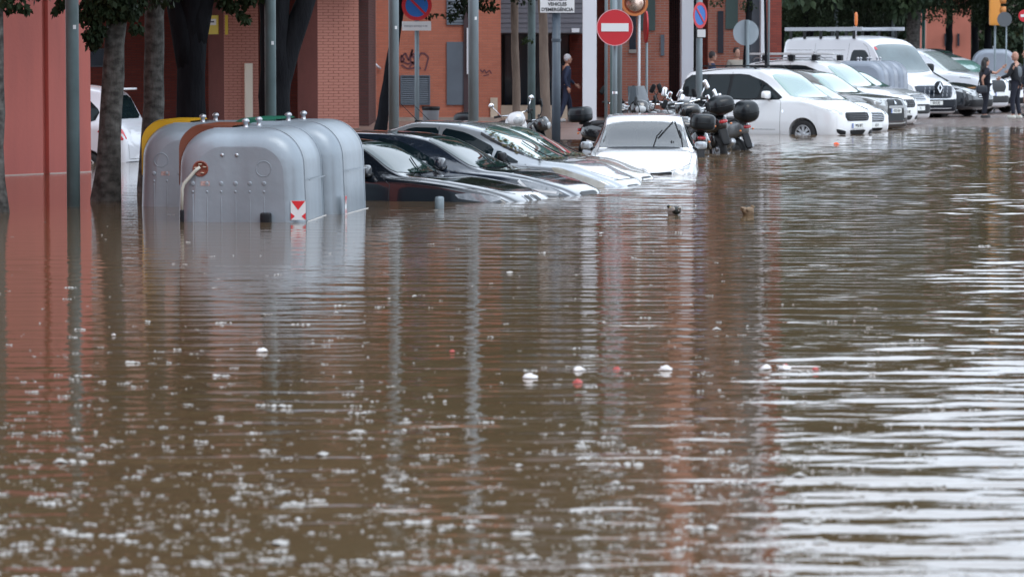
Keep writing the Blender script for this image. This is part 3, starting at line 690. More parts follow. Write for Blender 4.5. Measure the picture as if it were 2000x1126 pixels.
# traffic light and far signs
s8 = signpost(1939, 108, 4, 'orange traffic light seen from the side on a grey pole at the far right', M_POLE, ZD(40, 108), 'traffic_light', 'traffic light', .06)
c0 = loc(s8, WD(1943, 20, 107.8)); m = MB(); m.sup(c0, (.16, .13, .46), .18); m.build('housing', mat('amber_housing', (.62, .25, .04), .45), s8)
for kz in (.3, 0, -.3):
    m = MB(); Mx = Matrix.Translation(c0+Vector((.12, -.05, kz))) @ Matrix.Rotation(PI/2, 4, 'Y'); m.lathe([(.001, .03), (.1, .03), (.11, .02), (.11, .2), (.1, .2), (.1, .035)], Mx, 16); m.build('hood', mat('amber_hood', (.5, .2, .05), .5), s8)
s9 = signpost(1961, 107, 3, 'round sign seen from behind next to the traffic light', M_POLE, ZD(50, 107), z0=.06)
m = MB(); m.disc(loc(s9, WD(1962, 38, 106.9)), .22, n=30); m.build('sign_disc', mat('sign_back_dark', (.08, .09, .1), .6), s9)
s10 = signpost(1997, 112, 3, 'small red no entry sign at the right edge of the photo', M_POLE, ZD(40, 112), z0=.06)
c0 = loc(s10, WD(2001, 31, 111.9)); m = MB(); m.disc(c0, .19, n=30); m.build('sign_disc', M_SRED, s10); m = MB(); m.box((c0.x-.12, c0.y-.01, c0.z-.04), (c0.x+.12, c0.y-.004, c0.z+.04)); m.build('white_bar', M_SWHITE, s10)
for px, d, w_, lb_ in ((1630, 118, 8, 'pale far lamp post behind the ladder rack'), (1741, 125, 6, 'pale far lamp post left of the thick trunk'), (1800, 130, 7, 'teal far post right of the thick trunk')):
    pole(px, d, w_, lb_, mat('teal_post', (.05, .19, .17), .5) if px == 1800 else M_POLE, 4.5, z0=.06)
ob = thing('flag_banner', 'small orange and white banner hanging above the van rack', 'banner', WD(1672, 38, 110)); m = MB(); m.sup((0, 0, 0), (.05, .03, .22), .6); m.build('cloth', M_ORANGE, ob); m = MB(); m.tube([(-.06, 0, -.22), (-.09, 0, -.5)], .02, 6); m.tube([(.0, 0, -.22), (.0, 0, -.5)], .02, 6); m.build('tassel', M_WHITEP, ob)
# litter bin on the pavement and bollard in the water
lbn = thing('litter_bin', 'grey open litter bin against the orange wall', 'litter bin', (XD(842, 80), 80, zp(80)))
m = MB(); m.lathe([(.001, .02), (.14, .02), (.19, .62+.0), (.2, .66), (.17, .66), (.12, .05)], n=20); m.build('basket', mat('bin_grey', (.2, .22, .24), .5), lbn)
m = MB(); m.lathe([(.17, .6), (.2, .6), (.205, .68), (.17, .68)], n=20); m.build('rim', M_BLACK, lbn)
for lk in lbn.children: lk.location.z = ZD(208, 80)-.68-lbn.location.z
m = MB(); m.tube([(0, 0, 0), (0, 0, ZD(208, 80)-.6-lbn.location.z)], .03, 8); m.build('foot', M_BLACK, lbn)
bo = thing('bollard', 'top of a small grey bollard poking out of the water by the black car', 'bollard', (XD(858.5, 42.6), 42.6, -.78))
m = MB(); m.lathe([(.055, 0), (.055, .70), (.052, .71), (.052, .75), (.055, .76), (.055, .895), (.045, .915), (.001, .92)], n=20); m.build('post', M_POLE, bo)
# ================================================================== RECYCLING BINS
M_BIN = mat('bin_steel', (.29, .335, .375), .36, metal=.3, noise=(2.2, .8, (.20, .225, .25), (1, 1, .22)), bump=(2.5, .012))
M_BINF = mat('bin_steel_far', (.26, .29, .34), .4, metal=.35, noise=(1.5, .5, (.2, .23, .27)))
def bin_profile(wd, h, r, n=12, taper=.05):
    """half-closed arch: bottom left, up, round corners, down; local x 0..wd, z 0..h"""
    pts = [(0, 0)]
    for i in range(n+1):
        a = PI - (PI/2)*i/n; pts.append((taper + r + r*math.cos(a), h - r + r*math.sin(a)))
    for i in range(n+1):
        a = PI/2 - (PI/2)*i/n; pts.append((wd - taper - r + r*math.cos(a), h - r + r*math.sin(a)))
    pts.append((wd, 0))
    return pts
def make_bin(label, loc_, rz, L=1.88, wd=1.46, h=1.66, r=.42, lid=(.5, .1, .03), disc=True, m_body=None, details=True, group='grey recycling bins'):
    root = thing('recycling_bin', label, 'recycling bin', loc_, rz, group)
    mb_ = m_body or M_BIN
    R0 = .13 if L < 1.6 else .20     # rounded end edges: rings inset
    rings = []
    for (y, k) in [(0, 1.0), (.012, .66), (R0*.28, .34), (R0*.6, .1), (R0, 0), (R0+.05, 0), (L*.5, 0), (L-R0-.05, 0), (L-R0, 0), (L-R0*.6, .1), (L-R0*.28, .34), (L-.012, .66), (L, 1)]:
        ins = R0*k
        p = bin_profile(wd - 2*ins, h-ins, max(r-ins*.6, .1)); rings.append([(x+ins, y, z) for x, z in p])
    m = MB(); n = len(rings[0]); v = [p for rg in rings for p in rg]
    f = [(i*n+j, (i+1)*n+j, (i+1)*n+j+1, i*n+j+1) for i in range(len(rings)-1) for j in range(n-1)]
    m.add(v, f); m.add(rings[0], [tuple(range(n))], 0, True); m.add(rings[-1], [tuple(range(n-1, -1, -1))], 0, True)
    m.build('body', mb_, root)
    # raised bands across the rounded road side
    for y0, y1 in ((R0+.0, R0+.045), (L-R0-.05, L-R0-.005)):
        p = bin_profile(wd+.012, h+.006, r+.003); q = [(x-.006, z) for x, z in p[n//2-2:]]
        bb = MB(); k = len(q); bb.add([(x, y0, z) for x, z in q]+[(x, y1, z) for x, z in q], [(i, i+1, k+i+1, k+i) for i in range(k-1)])
        bb.add([(x, y0, z) for x, z in q]+[(x-.01 if i > k//2 else x, y0, z-.01) for i, (x, z) in enumerate(q)], [(i, i+1, k+i+1, k+i) for i in range(k-1)], 0, False)
        bb.build('band', mb_, root)
    q = MB(); q.box((wd+.0005, R0+.06, h-.575), (wd+.004, L-R0-.06, h-.563)); q.build('side_seam', mb_, root)
    q = MB(); q.box((wd-.005, R0*.8, -loc_[2]-.006), (wd+.004, L-R0*.8, -loc_[2]+.005)); q.build('foam_line', mat('foam_edge', (.62, .6, .57), .7), root)
    if lid:
        ml = mat('lid_%02d%02d' % (int(lid[0]*99), int(lid[1]*99)), lid, .4, noise=(2, .3))
        p = bin_profile(wd+.05, h+.022, .25)[1:n//2]; p = [(p[0][0], h-.62)] + p; q = [(x-.025, z) for x, z in p]; q += [(wd*.36, h+.022), (wd*.42, h+.02)]; k = len(q)
        ll = MB(); y0, y1 = R0+.03, L-R0-.02
        ll.add([(x, y0, z) for x, z in q]+[(x, y1, z) for x, z in q], [(i, k+i, k+i+1, i+1) for i in range(k-1)])
        ll.add([(x, y0, z) for x, z in q]+[(x+.10, y0+.02, z-.13) for i, (x, z) in enumerate(q)], [(i, i+1, k+i+1, k+i) for i in range(k-1)], 0, False)
        for j in range(5):
            yy = y0 + (y1-y0)*(j+.5)/5
            ll.add([(x, yy-.03, z+.004) for x, z in q]+[(x, yy, z+.018) for x, z in q]+[(x, yy+.03, z+.004) for x, z in q], [(a*k+i, (a+1)*k+i, (a+1)*k+i+1, a*k+i+1) for a in (0, 1) for i in range(k-1)])
        ll.build('lid', ml, root)
    for (kx, ky) in ((wd*.5, L*.25), (wd*.5, L*.78)):
        kk = MB(); Mx = Matrix.Translation((kx, ky, h-.005)); kk.lathe([(.042, 0), (.026, .01), (.024, .06), (.040, .065), (.043, .08), (.032, .098), (.012, .108), (.001, .109)], Mx, 16); kk.build('lifting_knob', M_ALLOY, root)
    if details:
        zb = h
        def dimple(x, z, r_, name='dimple', mt=mb_, d=.005):
            q = MB(); Mx = Matrix.Translation((x, -.001, z)) @ Matrix.Rotation(PI/2, 4, 'X'); q.lathe([(r_, 0), (r_*.8, d*.6), (r_*.4, d*.8), (.001, d*.82)], Mx, 14); return q.build(name, mt, root)
        for i in range(6):
            x = .19 + .14*i + (.0)
            dimple(x*1.12, h-.60, .026, 'stud'); dimple(x*1.12, h-.69, .014, 'stud')
            q = MB(); q.sup((x*1.12, .004, h-1.05), (.008, .006, .34), .5); q.build('rib', mb_, root)
        q = MB(); q.box((.30, -.004, h-.625), (.40, -.0005, h-.575)); q.build('worn_label', mat('worn_label', (.45, .30, .28), .6, noise=(30, .7)), root)
        for x in (wd*.37, wd*.48): dimple(x, h-.29, .022, 'bolt', M_ALLOY, .02)
        for cx, mt in ((wd*.205, mat('disc_brown', (.22, .05, .028), .5, noise=(9, .5)) if disc else mb_), (wd*.68, mb_)):
            q = MB(); Mx = Matrix.Translation((cx, .0, h-.44)) @ Matrix.Rotation(PI/2, 4, 'X')
            q.lathe([(.088, 0), (.084, .012), (.074, .014), (.07, .004), (.001, .004)] if mt is not mb_ else [(.088, 0), (.086, .005), (.081, .005), (.079, 0)], Mx, 26); q.build('hub_disc', mt, root)
        if disc:
            q = MB()
            for a in (.4, 1.6, 2.9, 5.2): q.sup((wd*.205+.05*math.cos(a), -.015, h-.44+.05*math.sin(a)), (.02, .006, .006), .6)
            q.build('hub_bolt', M_CREAM, root)
            q = MB(); q.tube([(wd*.205, -.03, h-.42), (wd*.205-.05, -.035, h-.46), (.125, -.045, h-.60), (.105, -.045, h-.66), (.10, -.045, h-.9)], [.017, .019, .019, .018, .016], 8); q.build('lever', mat('lever_paint', (.45, .44, .38), .5), root)
            q = MB(); q.sup((.10, -.045, h-.96), (.022, .022, .075), .3); q.build('grip', M_BLACK, root)
    return root
def sticker(root, face, x, y, z, wd_=.165, ht=.21):
    """red and white warning plate: white ground, red triangle above, two red side triangles"""
    P = (lambda a, o, c: (x+a, -o, z+c)) if face == 'end' else (lambda a, o, c: (x+o, y+a, z+c))
    m = MB(); m.add([P(0, .004, 0), P(wd_, .004, 0), P(wd_, .004, ht), P(0, .004, ht)], [(0, 1, 2, 3)], 0, False); m.build('warning_plate', M_SWHITE, root)
    m = MB()
    for t in (((.03, .99), (.97, .99), (.5, .52)), ((0, .38), (.28, .19), (0, .0)), ((1, .38), (.72, .19), (1, .0))):
        m.add([P(a*wd_, .007, c*ht) for a, c in t], [(0, 1, 2)], 0, False)
    m.build('red_triangle', mat('plate_red', (.62, .02, .03), .4), root)
ROWA = math.radians(-8.5)
def rowdir(a): return Vector((-math.sin(a), math.cos(a), 0))
HB = 1.66; ZB = -.64
b1p = Vector((XD(340, 39.15), 39.15, ZB))
B1 = make_bin('nearest grey recycling bin with brown lid, lever and red white warning plate', b1p, ROWA*.5, lid=(.16, .045, .022), h=HB)
sticker(B1, 'end', 1.29, 0, .665)
bx = MB(); bx.sup((.905+.12, -.06, .665), (.058, .055, .08), .22, M=None); bx.build('pedal_box', M_BLACK, B1)
b2p = b1p + rowdir(ROWA)*1.93 + Vector((.05, 0, 0))
B2 = make_bin('second grey recycling bin, right behind the nearest one, green lid', b2p, ROWA*.8, lid=(.015, .12, .075), disc=False, details=False, h=HB+.035)
sticker(B2, 'side', 1.46, .02, .63, .12, .22)
b3p = Vector((XD(268, 42.95), 42.95, ZB-.02))
B3 = make_bin('grey recycling bin with yellow lid at the back left of the group', b3p, ROWA*.5, lid=(.62, .34, .015), disc=False, h=HB, m_body=M_BIN)
fb_ = Vector((XD(1612, 93.4), 93.4, -.02)); fd = Vector((.29, .957, 0))
for i in range(3):
    make_bin(['far grey bin with its wide flat side facing the cars, first of three', 'middle one of three far grey bins beside the white van', 'last of three far grey bins, touching the white van'][i],
             fb_ + fd*1.32*i, math.radians(-12), L=1.27, wd=1.55, h=1.62, lid=None, m_body=M_BINF, details=False, group='far grey recycling bins')
make_bin('dark grey recycling bin with long rounded top behind the talking people', Vector((XD(1893, 112), 112, .3)), math.radians(-6), L=1.5, wd=1.45, h=1.62, lid=None, m_body=M_BINF, details=False, group='far grey recycling bins')
# ================================================================== CARS
def ring(s, P):
    top, belt, bot, wb, wt, drop = (P[k](s) for k in ('top', 'belt', 'bot', 'wb', 'wt', 'drop'))
    belt = min(belt, top-.012)
    z6 = max(top - drop, belt + .004)
    h = belt - bot
    return [(0, bot), (wb*.8, bot), (wb*.95, bot+min(.05, h*.2)), (wb*.995, bot+h*.30), (wb, bot+h*.58), (wb*.985, bot+h*.85), (wb*.955, belt), (wb*.955*.25+wt*.75+.0, belt*.3+z6*.7) if z6-belt > .1 else ((wb*.955+wt)/2, (belt+z6)/2),
            (wt, z6), (wt*.93, z6+(top-z6)*.55), (wt*.62, z6+(top-z6)*.9), (0, top)]
def cr4(a, b, c, d, t):
    return 0.5*((2*b) + (-a+c)*t + (2*a-5*b+4*c-d)*t*t + (-a+3*b-3*c+d)*t**3)
def loft_body(P, L, step=.055):
    ss = [0, .008, .02, .04, .07]; s = .11
    while s < L-.1: ss.append(s); s += step
    ss += [L-.07, L-.04, L-.015, L]
    V = []; nper = None
    for s in ss:
        h = [Vector((y, z)) for y, z in ring(s, P)]
        e = [Vector((-h[1].x, h[1].y))] + h + [Vector((-h[-2].x, h[-2].y))]
        out = []
        for i in range(1, len(e)-2):
            for k in range(3): out.append(cr4(e[i-1], e[i], e[i+1], e[i+2], k/3))
        out.append(h[-1]); out[0].x = 0
        full = [(-s, -p.x, p.y) for p in out] + [(-s, p.x, p.y) for p in out[-2:0:-1]]
        nper = len(full); V += full
    n = nper; f = [(i*n+j, i*n+(j+1) % n, (i+1)*n+(j+1) % n, (i+1)*n+j) for i in range(len(ss)-1) for j in range(n)]
    c0 = len(V); V.append((0.004, 0, (P['top'](0)+P['bot'](0))/2)); V.append((-L-.004, 0, (P['top'](L)+P['bot'](L))/2))
    f += [(c0, (j+1) % n, j) for j in range(n)] + [(c0+1, (len(ss)-1)*n+j, (len(ss)-1)*n+(j+1) % n) for j in range(n)]
    return V, f
def rc(bvh, mode, a, b, sg=-1):
    if mode == 'side': o, d = Vector((a, 3*sg, b)), Vector((0, -sg, 0))
    elif mode == 'front': o, d = Vector((2, a, b)), Vector((-1, 0, 0))
    elif mode == 'rear': o, d = Vector((-9, a, b)), Vector((1, 0, 0))
    else: o, d = Vector((a, b, 4)), Vector((0, 0, -1))
    h = bvh.ray_cast(o, d)
    if h[0] is None: return None
    n = h[1]; 
    if n.dot(d) > 0: n = -n
    return h[0], n
def patch(bvh, mode, outline, off=.004, grid=.07, sg=-1, smooth=1):
    """a panel cut to an outline and laid on the body; the outline is rounded first"""
    P = [Vector(p) for p in outline]
    for _ in range(smooth):
        Q = []
        for i in range(len(P)):
            a, b = P[i], P[(i+1) % len(P)]; Q += [a.lerp(b, .12), a.lerp(b, .88)]
        P = Q
    E = []
    for i in range(len(P)):
        a, b = P[i], P[(i+1) % len(P)]; k = max(1, int((b-a).length/grid)); E += [a.lerp(b, j/k) for j in range(k)]
    ne = len(E); edges = [(i, (i+1) % ne) for i in range(ne)]
    x0, x1 = min(p.x for p in E), max(p.x for p in E); y0, y1 = min(p.y for p in E), max(p.y for p in E)
    def inside(p):
        c = False
        for i in range(ne):
            a, b = E[i], E[(i+1) % ne]
            if (a.y > p.y) != (b.y > p.y) and p.x < (b.x-a.x)*(p.y-a.y)/(b.y-a.y)+a.x: c = not c
        return c
    pts = list(E); g = grid; y = y0+g*.5
    while y < y1:
        x = x0+g*.5
        while x < x1:
            p = Vector((x, y))
            if inside(p) and min((p-q).length for q in E) > g*.35: pts.append(p)
            x += g
        y += g
    v2, e2, f2, *_ = delaunay_2d_cdt(pts, edges, [], 1, 1e-6)
    V = []; ok = []
    for p in v2:
        h = rc(bvh, mode, p.x, p.y, sg)
        if h is None: V.append((0, 0, 0)); ok.append(False)
        else: V.append(tuple(h[0]+h[1]*off)); ok.append(True)
    fs = [tuple(f) for f in f2 if all(ok[i] for i in f)]
    # thin rim so that the panel has an edge
    m = MB(); m.add(V, fs)
    return m
def seam(bvh, mode, line, wdt=.008, off=.0015, sg=-1, closed=False):
    P = [Vector(p) for p in line]; Q = []
    if closed: P.append(P[0])
    for i in range(len(P)-1):
        k = max(1, int((P[i+1]-P[i]).length/.05)); Q += [P[i].lerp(P[i+1], j/k) for j in range(k)]
    Q.append(P[-1]); m = MB(); prev = None
    for i, p in enumerate(Q):
        t = (Q[min(i+1, len(Q)-1)]-Q[max(i-1, 0)]).normalized(); n_ = Vector((-t.y, t.x))*wdt/2
        a, b = rc(bvh, mode, *(p+n_), sg), rc(bvh, mode, *(p-n_), sg)
        cur = None if not a or not b else (a[0]+a[1]*off, b[0]+b[1]*off)
        if prev and cur and (prev[0]-cur[0]).length < .25: m.add([prev[0], prev[1], cur[1], cur[0]], [(0, 1, 2, 3)])
        prev = cur
    return m
M_SEAM = mat('panel_gap', (.03, .03, .034), .6)
def wheel(root, x, y, r=.32, wd=.2, side=-1, spokes=5, parent_name='wheel', ry=.62):
    t = thing_part = None
    Mx = Matrix.Translation((x, y, r)) @ Matrix.Rotation(PI/2*(-side), 4, 'X')
    m = MB(); h = wd/2
    m.lathe([(r*ry, -h*.9), (r*.80, -h), (r*.95, -h*.86), (r, -h*.5), (r, h*.5), (r*.95, h*.86), (r*.80, h), (r*ry, h*.9)], Mx, 36)
    w_ = m.build('wheel', M_RUBBER, root)
    q = MB(); q.lathe([(r*ry, h*.2), (r*ry*1.02, h*.92), (r*ry*.93, h*.92), (r*ry*.9, h*.3)], Mx, 36)
    for k in range(spokes):
        for dd in (-.13, .13):
            a = 2*PI*k/spokes + dd; Mr = Mx @ Matrix.Rotation(a, 4, 'Z')
            q.add([Mr @ Vector(p) for p in ((r*.08, -.016, h*.75), (r*.08, .016, h*.75), (r*ry*.95, .013, h*.85), (r*ry*.95, -.013, h*.85), (r*.08, -.02, h*.5), (r*.08, .02, h*.5), (r*ry*.95, .018, h*.5), (r*ry*.95, -.018, h*.5))],
                  [(0, 1, 2, 3), (0, 4, 5, 1), (3, 2, 6, 7), (1, 5, 6, 2), (0, 3, 7, 4)], 0, False)
    q.lathe([(.001, h*.86), (r*.13, h*.84), (r*.16, h*.6)], Mx, 16)
    q.build('rim', M_ALLOY, w_)
    dk = MB(); dk.lathe([(.001, h*.25), (r*ry*.9, h*.25)], Mx, 30); dk.build('brake_disc', M_BLACK, w_)
    return w_
def plate(root, x, y, z, txt, yaw=0, wd_=.52, rear=False, tilt=0, nz=0):
    """number plate standing at local x (nose) facing forward"""
    sgn = -1 if rear else 1
    p = bpy.data.objects.new('licence_plate', MB().box((-wd_/2, -.008, -.055), (wd_/2, 0, .055), 0).box((-wd_/2, -.0095, -.0545), (-wd_/2+.045, -.0081, .0545), 1).mesh('licence_plate', [M_PLATE, M_PLATEB]))
    COL.objects.link(p); p.parent = root; p.location = (x, y, z); p.rotation_euler = (0, 0, PI/2*sgn + yaw)
    if txt: text(txt, .095, M_INK, p, (.02, -.0105, -.002), name='plate_number', sx=.82, bold=.001)
    return p
def make_car(c):
    L = c['L']; rz = c['rz']
    root = thing(c.get('name', 'parked_car'), c['label'], c.get('cat', 'car'), c['loc'], rz, c.get('group'))
    if c.get('pitch'): root.rotation_euler = (0, c['pitch'], rz)
    P = {k: pchip(c[k]) for k in ('top', 'belt', 'bot', 'wb', 'wt', 'drop')}
    V, f = loft_body(P, L)
    bvh = BVHTree.FromPolygons([Vector(v) for v in V], f)
    m = MB(); m.add(V, f)
    body = m.build('body', c['paint'], root)
    bm_ = bmesh.new(); bm_.from_mesh(body.data); bmesh.ops.recalc_face_normals(bm_, faces=bm_.faces); bm_.to_mesh(body.data); bm_.free()
    if c.get('wheels'):
        for i, (sx, wr) in enumerate(c['wheels']):
            hw = P['wb'](sx)
            cut = MB(); Mx = Matrix.Translation((-sx, 0, c.get('wz', wr))) @ Matrix.Rotation(PI/2, 4, 'X'); rr_ = wr*1.14
            cut.lathe([(0, -2), (rr_, -2), (rr_, -hw+.24), (0, -hw+.24)], Mx, 40); cut.lathe([(0, hw-.24), (rr_, hw-.24), (rr_, 2), (0, 2)], Mx, 40)
            co = cut.build('cut', M_BLACK)
            bm_ = bmesh.new(); bm_.from_mesh(co.data); bmesh.ops.remove_doubles(bm_, verts=bm_.verts, dist=1e-4); bmesh.ops.recalc_face_normals(bm_, faces=bm_.faces); bm_.to_mesh(co.data); bm_.free()
            co.parent = root
            bpy.context.view_layer.update()
            md = body.modifiers.new('b', 'BOOLEAN'); md.operation = 'DIFFERENCE'; md.object = co; md.solver = 'EXACT'
            bpy.context.view_layer.update()
            me = bpy.data.meshes.new_from_object(body.evaluated_get(bpy.context.evaluated_depsgraph_get()))
            me.set_sharp_from_angle(angle=.6); body.modifiers.clear(); body.data = me; bpy.data.objects.remove(co)
            for side in (-1, 1): wheel(root, -sx, side*(hw-.115), wr, .2, side, c.get('spokes', 5))
    for it in c['items']:
        kind = it[0]
        if kind == 'p':            # patch: ('p', name, mode, outline, material, off, both)
            _, nm, mode, out, mt, off, both = it
            o1 = patch(bvh, mode, out, off); o1.build(nm, mt, root)
            if both:
                if mode == 'side': patch(bvh, mode, out, off, sg=1).build(nm, mt, root)
                else: patch(bvh, mode, [(a, -b) if mode == 'top' else (-a, b) for a, b in out], off).build(nm, mt, root)
        elif kind == 's':          # seam
            _, nm, mode, line, both = it[:5]
            wd_ = it[5] if len(it) > 5 else .009; mt = it[6] if len(it) > 6 else M_SEAM; off = it[7] if len(it) > 7 else .0015
            seam(bvh, mode, line, wd_, off).build(nm, mt, root)
            if both:
                if mode == 'side': seam(bvh, mode, line, wd_, off, sg=1).build(nm, mt, root)
                else: seam(bvh, mode, [(a, -b) if mode == 'top' else (-a, b) for a, b in line], wd_, off).build(nm, mt, root)
        elif kind == 'mirror':
            _, x, z, mt, sc = it
            for sd_ in (-1, 1):
                h = rc(bvh, 'side', x, z-.05, sd_); yb = h[0].y
                m = MB(); m.sup((x, yb+sd_*.13*sc, z), (.06*sc, .115*sc, .075*sc), .55, .7); mm = m.build('wing_mirror', mt, root)
                m = MB(); m.tube([(x+.02, yb-sd_*.02, z-.05), (x+.01, yb+sd_*.06, z-.045)], [.03, .025], 8); m.sup((x-.012, yb+sd_*.13*sc, z-.058*sc), (.052*sc, .105*sc, .025*sc), .6); m.build('mirror_foot', M_BLACK, mm)
        elif kind == 'plate':
            _, z, txt, rear = it
            h = rc(bvh, 'rear' if rear else 'front', 0, z); plate(root, h[0].x + (-.012 if rear else .012), 0, z, txt, rear=rear)
        elif kind == 'hbar':       # raised bars in a grille: ('hbar', y0, y1, [z...], th, mat, name)
            _, y0, y1, zs, th, mt, nm = it
            for z in zs:
                q = MB(); pts = []
                for k in range(9):
                    y = y0+(y1-y0)*k/8; h = rc(bvh, 'front', y, z)
                    if h: pts.append(h[0]+Vector((.012, 0, 0)))
                if len(pts) > 1: q.tube(pts, th, 6); q.build(nm, mt, root)
        elif kind == 'fn': it[1](root, bvh, P)
    return root
STD = dict
def wipers(y0s, s0, ang, ln, mt=M_BLACK):
    def fn(root, bvh, P):
        for y0, a, l in zip(y0s, ang, ln):
            pts = []
            for k in range(9):
                x = -(s0 + l*math.cos(a)*k/8); y = y0 + l*math.sin(a)*k/8; h = rc(bvh, 'top', x, y)
                if h: pts.append(h[0]+h[1]*.022)
            m = MB(); m.tube(pts, .008, 6); m.build('wiper', mt, root)
    return ('fn', fn)
# ------------------------------------------------------------------ the cars of this street
def prof(L, W_, H, cs, cz, hs, hz, nz_, rs, rz_, ts, tz, bf, br, wr, bot=.2, nose=1.0, mid=None):
    h = W_/2
    top = [(0, nz_-.16), (.03, nz_-.07), (.10*nose, nz_), (.35, nz_+(cz-nz_)*.40), (cs-.25, cz-.02), (cs, cz), (hs, hz), (hs+.35, H-.012), ((hs+rs)/2+.2, H), (rs-.1, rz_+.03), (rs, rz_), (ts, tz), (L-.04, tz-.12), (L, tz-.3)]
    belt = [(0, nz_-.22), (.03, nz_-.13), (.10, nz_-.06), (.4, nz_+(cz-nz_)*.25), (cs, bf), ((cs+ts)/2, (bf+br)/2+.01), (ts-.35, br), (ts, min(br, tz-.03)), (L, tz-.35)]
    return dict(top=top, belt=belt, L=L,
        bot=[(0, .40), (.03, .31), (.1, .24), (.3, bot), (L-.3, bot), (L-.05, .3), (L, .42)],
        wb=[(0, h*.60), (.03, h*.72), (.1, h*.84), (.25, h*.925), (.55, h*.975), (1.0, h), (L-.9, h*.995), (L-.25, h*.95), (L-.05, h*.86), (L, h*.76)],
        wt=[(0, h*.45), (.1, h*.66), (.4, h*.78), (cs, h*.86), (hs, wr), (hs+.5, wr+.015), (rs-.3, wr-.01), (rs, wr-.04), (ts, h*.78), (L, h*.6)],
        drop=[(0, .03), (.4, .045), (cs, .04), (cs+.3, .07), (hs, .065), (rs, .06), (ts, .05), (L, .04)])
def wsc(cs, hs, w0, w1, m_=None, name='windscreen'):
    return ('p', name, 'top', [(-cs-.05, 0), (-cs-.08, -w0*.6), (-cs-.17, -w0), (-hs+.06, -w1), (-hs+.03, -w1*.5), (-hs+.025, 0), (-hs+.03, w1*.5), (-hs+.06, w1), (-cs-.17, w0), (-cs-.08, w0*.6)], m_ or M_GLASS, .006, False)
def sidewin(name, pts, m_=None, off=.006): return ('p', name, 'side', [(-a, b) for a, b in pts], m_ or M_GLASS, off, True)
def sseam(pts, both=True, **k): return ('s', 'door_seam', 'side', [(-a, b) for a, b in pts], both)
def paint(name, col, rough=.22, metal=0): return mat(name, col, rough, metal, coat=1, noise=(1.5, .35, tuple(c*.82 for c in col)))
NF = PI/180
def car_at(px, py, h, yaw, dz=0, **k):
    """front centre of the bumper projects to water point (px, py); yaw = degrees the nose turns towards the camera from straight right"""
    p = W(px, py); p.z = dz; return dict(loc=p, rz=-yaw*NF, **k)
# --- black saloon, nose under water
black = paint('black_paint', (.006, .008, .012), .12)
c = prof(4.5, 1.75, 1.40, 1.50, .97, 2.28, 1.345, .70, 3.7, 1.30, 4.2, 1.02, .90, .96, .58)
it = [wsc(1.50, 2.28, .68, .54, M_GLASSW), ('p', 'rear_window', 'top', [(-3.7, -.5), (-4.15, -.6), (-4.15, .6), (-3.7, .5)], M_GLASS, .005, False),
      sidewin('window', [(1.87, .97), (2.5, 1.285), (2.82, 1.325), (2.86, .985)]), sidewin('window', [(2.92, .985), (2.89, 1.325), (3.35, 1.30), (3.6, 1.12), (3.52, 1.0)]),
      ('p', 'headlight', 'side', [(-.20, .70), (-.34, .745), (-.60, .775), (-.80, .755), (-.74, .70), (-.36, .66)], M_LAMPD, .008, True),
      ('p', 'kidney_grille', 'front', [(-.035, .60), (-.035, .722), (-.10, .735), (-.21, .72), (-.235, .66), (-.20, .59)], M_BLACK, .008, True),
      ('s', 'grille_rim', 'front', [(-.03, .60), (-.03, .728), (-.10, .742), (-.215, .726), (-.243, .66), (-.205, .585)], True, .010, M_CHROME, .010),
      ('s', 'bonnet_seam', 'front', [(-.30, .755), (-.5, .78), (-.75, .83)], True), ('s', 'bonnet_crease', 'top', [(-.35, -.42), (-.9, -.52), (-1.45, -.58)], True, .012, black, .004),
      sseam([(1.7, .3), (1.67, .85), (1.8, .95)]), ('mirror', -1.97, 1.02, black, 1.0), wipers([-.1, .5], 1.57, [.9, .9], [.5, .5])]
make_car(dict(c, **car_at(1052, 391, 0, 21, -.67), label='black saloon car sunk to its kidney grille, right of the recycling bins', paint=black, items=it, pitch=.012))
# --- dark blue hatchback with a folded lamp signature
navy = paint('dark_blue_paint', (.012, .018, .030), .14)
c = prof(4.37, 1.80, 1.46, 1.22, 1.0, 2.15, 1.40, .74, 3.7, 1.34, 4.2, 1.05, .93, 1.02, .57)
it = [wsc(1.22, 2.15, .70, .54, M_GLASSW), sidewin('window', [(1.72, 1.0), (2.42, 1.335), (2.78, 1.375), (2.80, 1.02)]), sidewin('window', [(2.86, 1.02), (2.84, 1.375), (3.3, 1.36), (3.75, 1.17), (3.6, 1.06)]),
      ('p', 'headlight', 'side', [(-.20, .73), (-.40, .81), (-.76, .875), (-.70, .76), (-.45, .69), (-.22, .68)], M_LAMPD, .008, True),
      ('s', 'lamp_strip', 'side', [(-.74, .865), (-.60, .76), (-.24, .72)], True, .028, M_SWHITE, .014), ('s', 'lamp_strip', 'side', [(-.60, .76), (-.66, .70)], True, .026, M_SWHITE, .014),
      ('p', 'grille', 'front', [(-.36, .72), (.36, .72), (.38, .6), (.25, .5), (-.25, .5), (-.38, .6)], M_BLACK, .006, False),
      ('s', 'bonnet_seam', 'front', [(-.36, .80), (-.6, .86), (-.78, .92)], True), sseam([(1.48, .3), (1.45, .9), (1.62, .98)]), ('mirror', -1.78, 1.07, navy, 1.05), wipers([-.1, .5], 1.3, [.9, .9], [.5, .5])]
make_car(dict(c, **car_at(1156, 379, 0, 18, -.68), label='dark blue hatchback with white folded headlamp, second in the sunken row', paint=navy, items=it, pitch=.01))
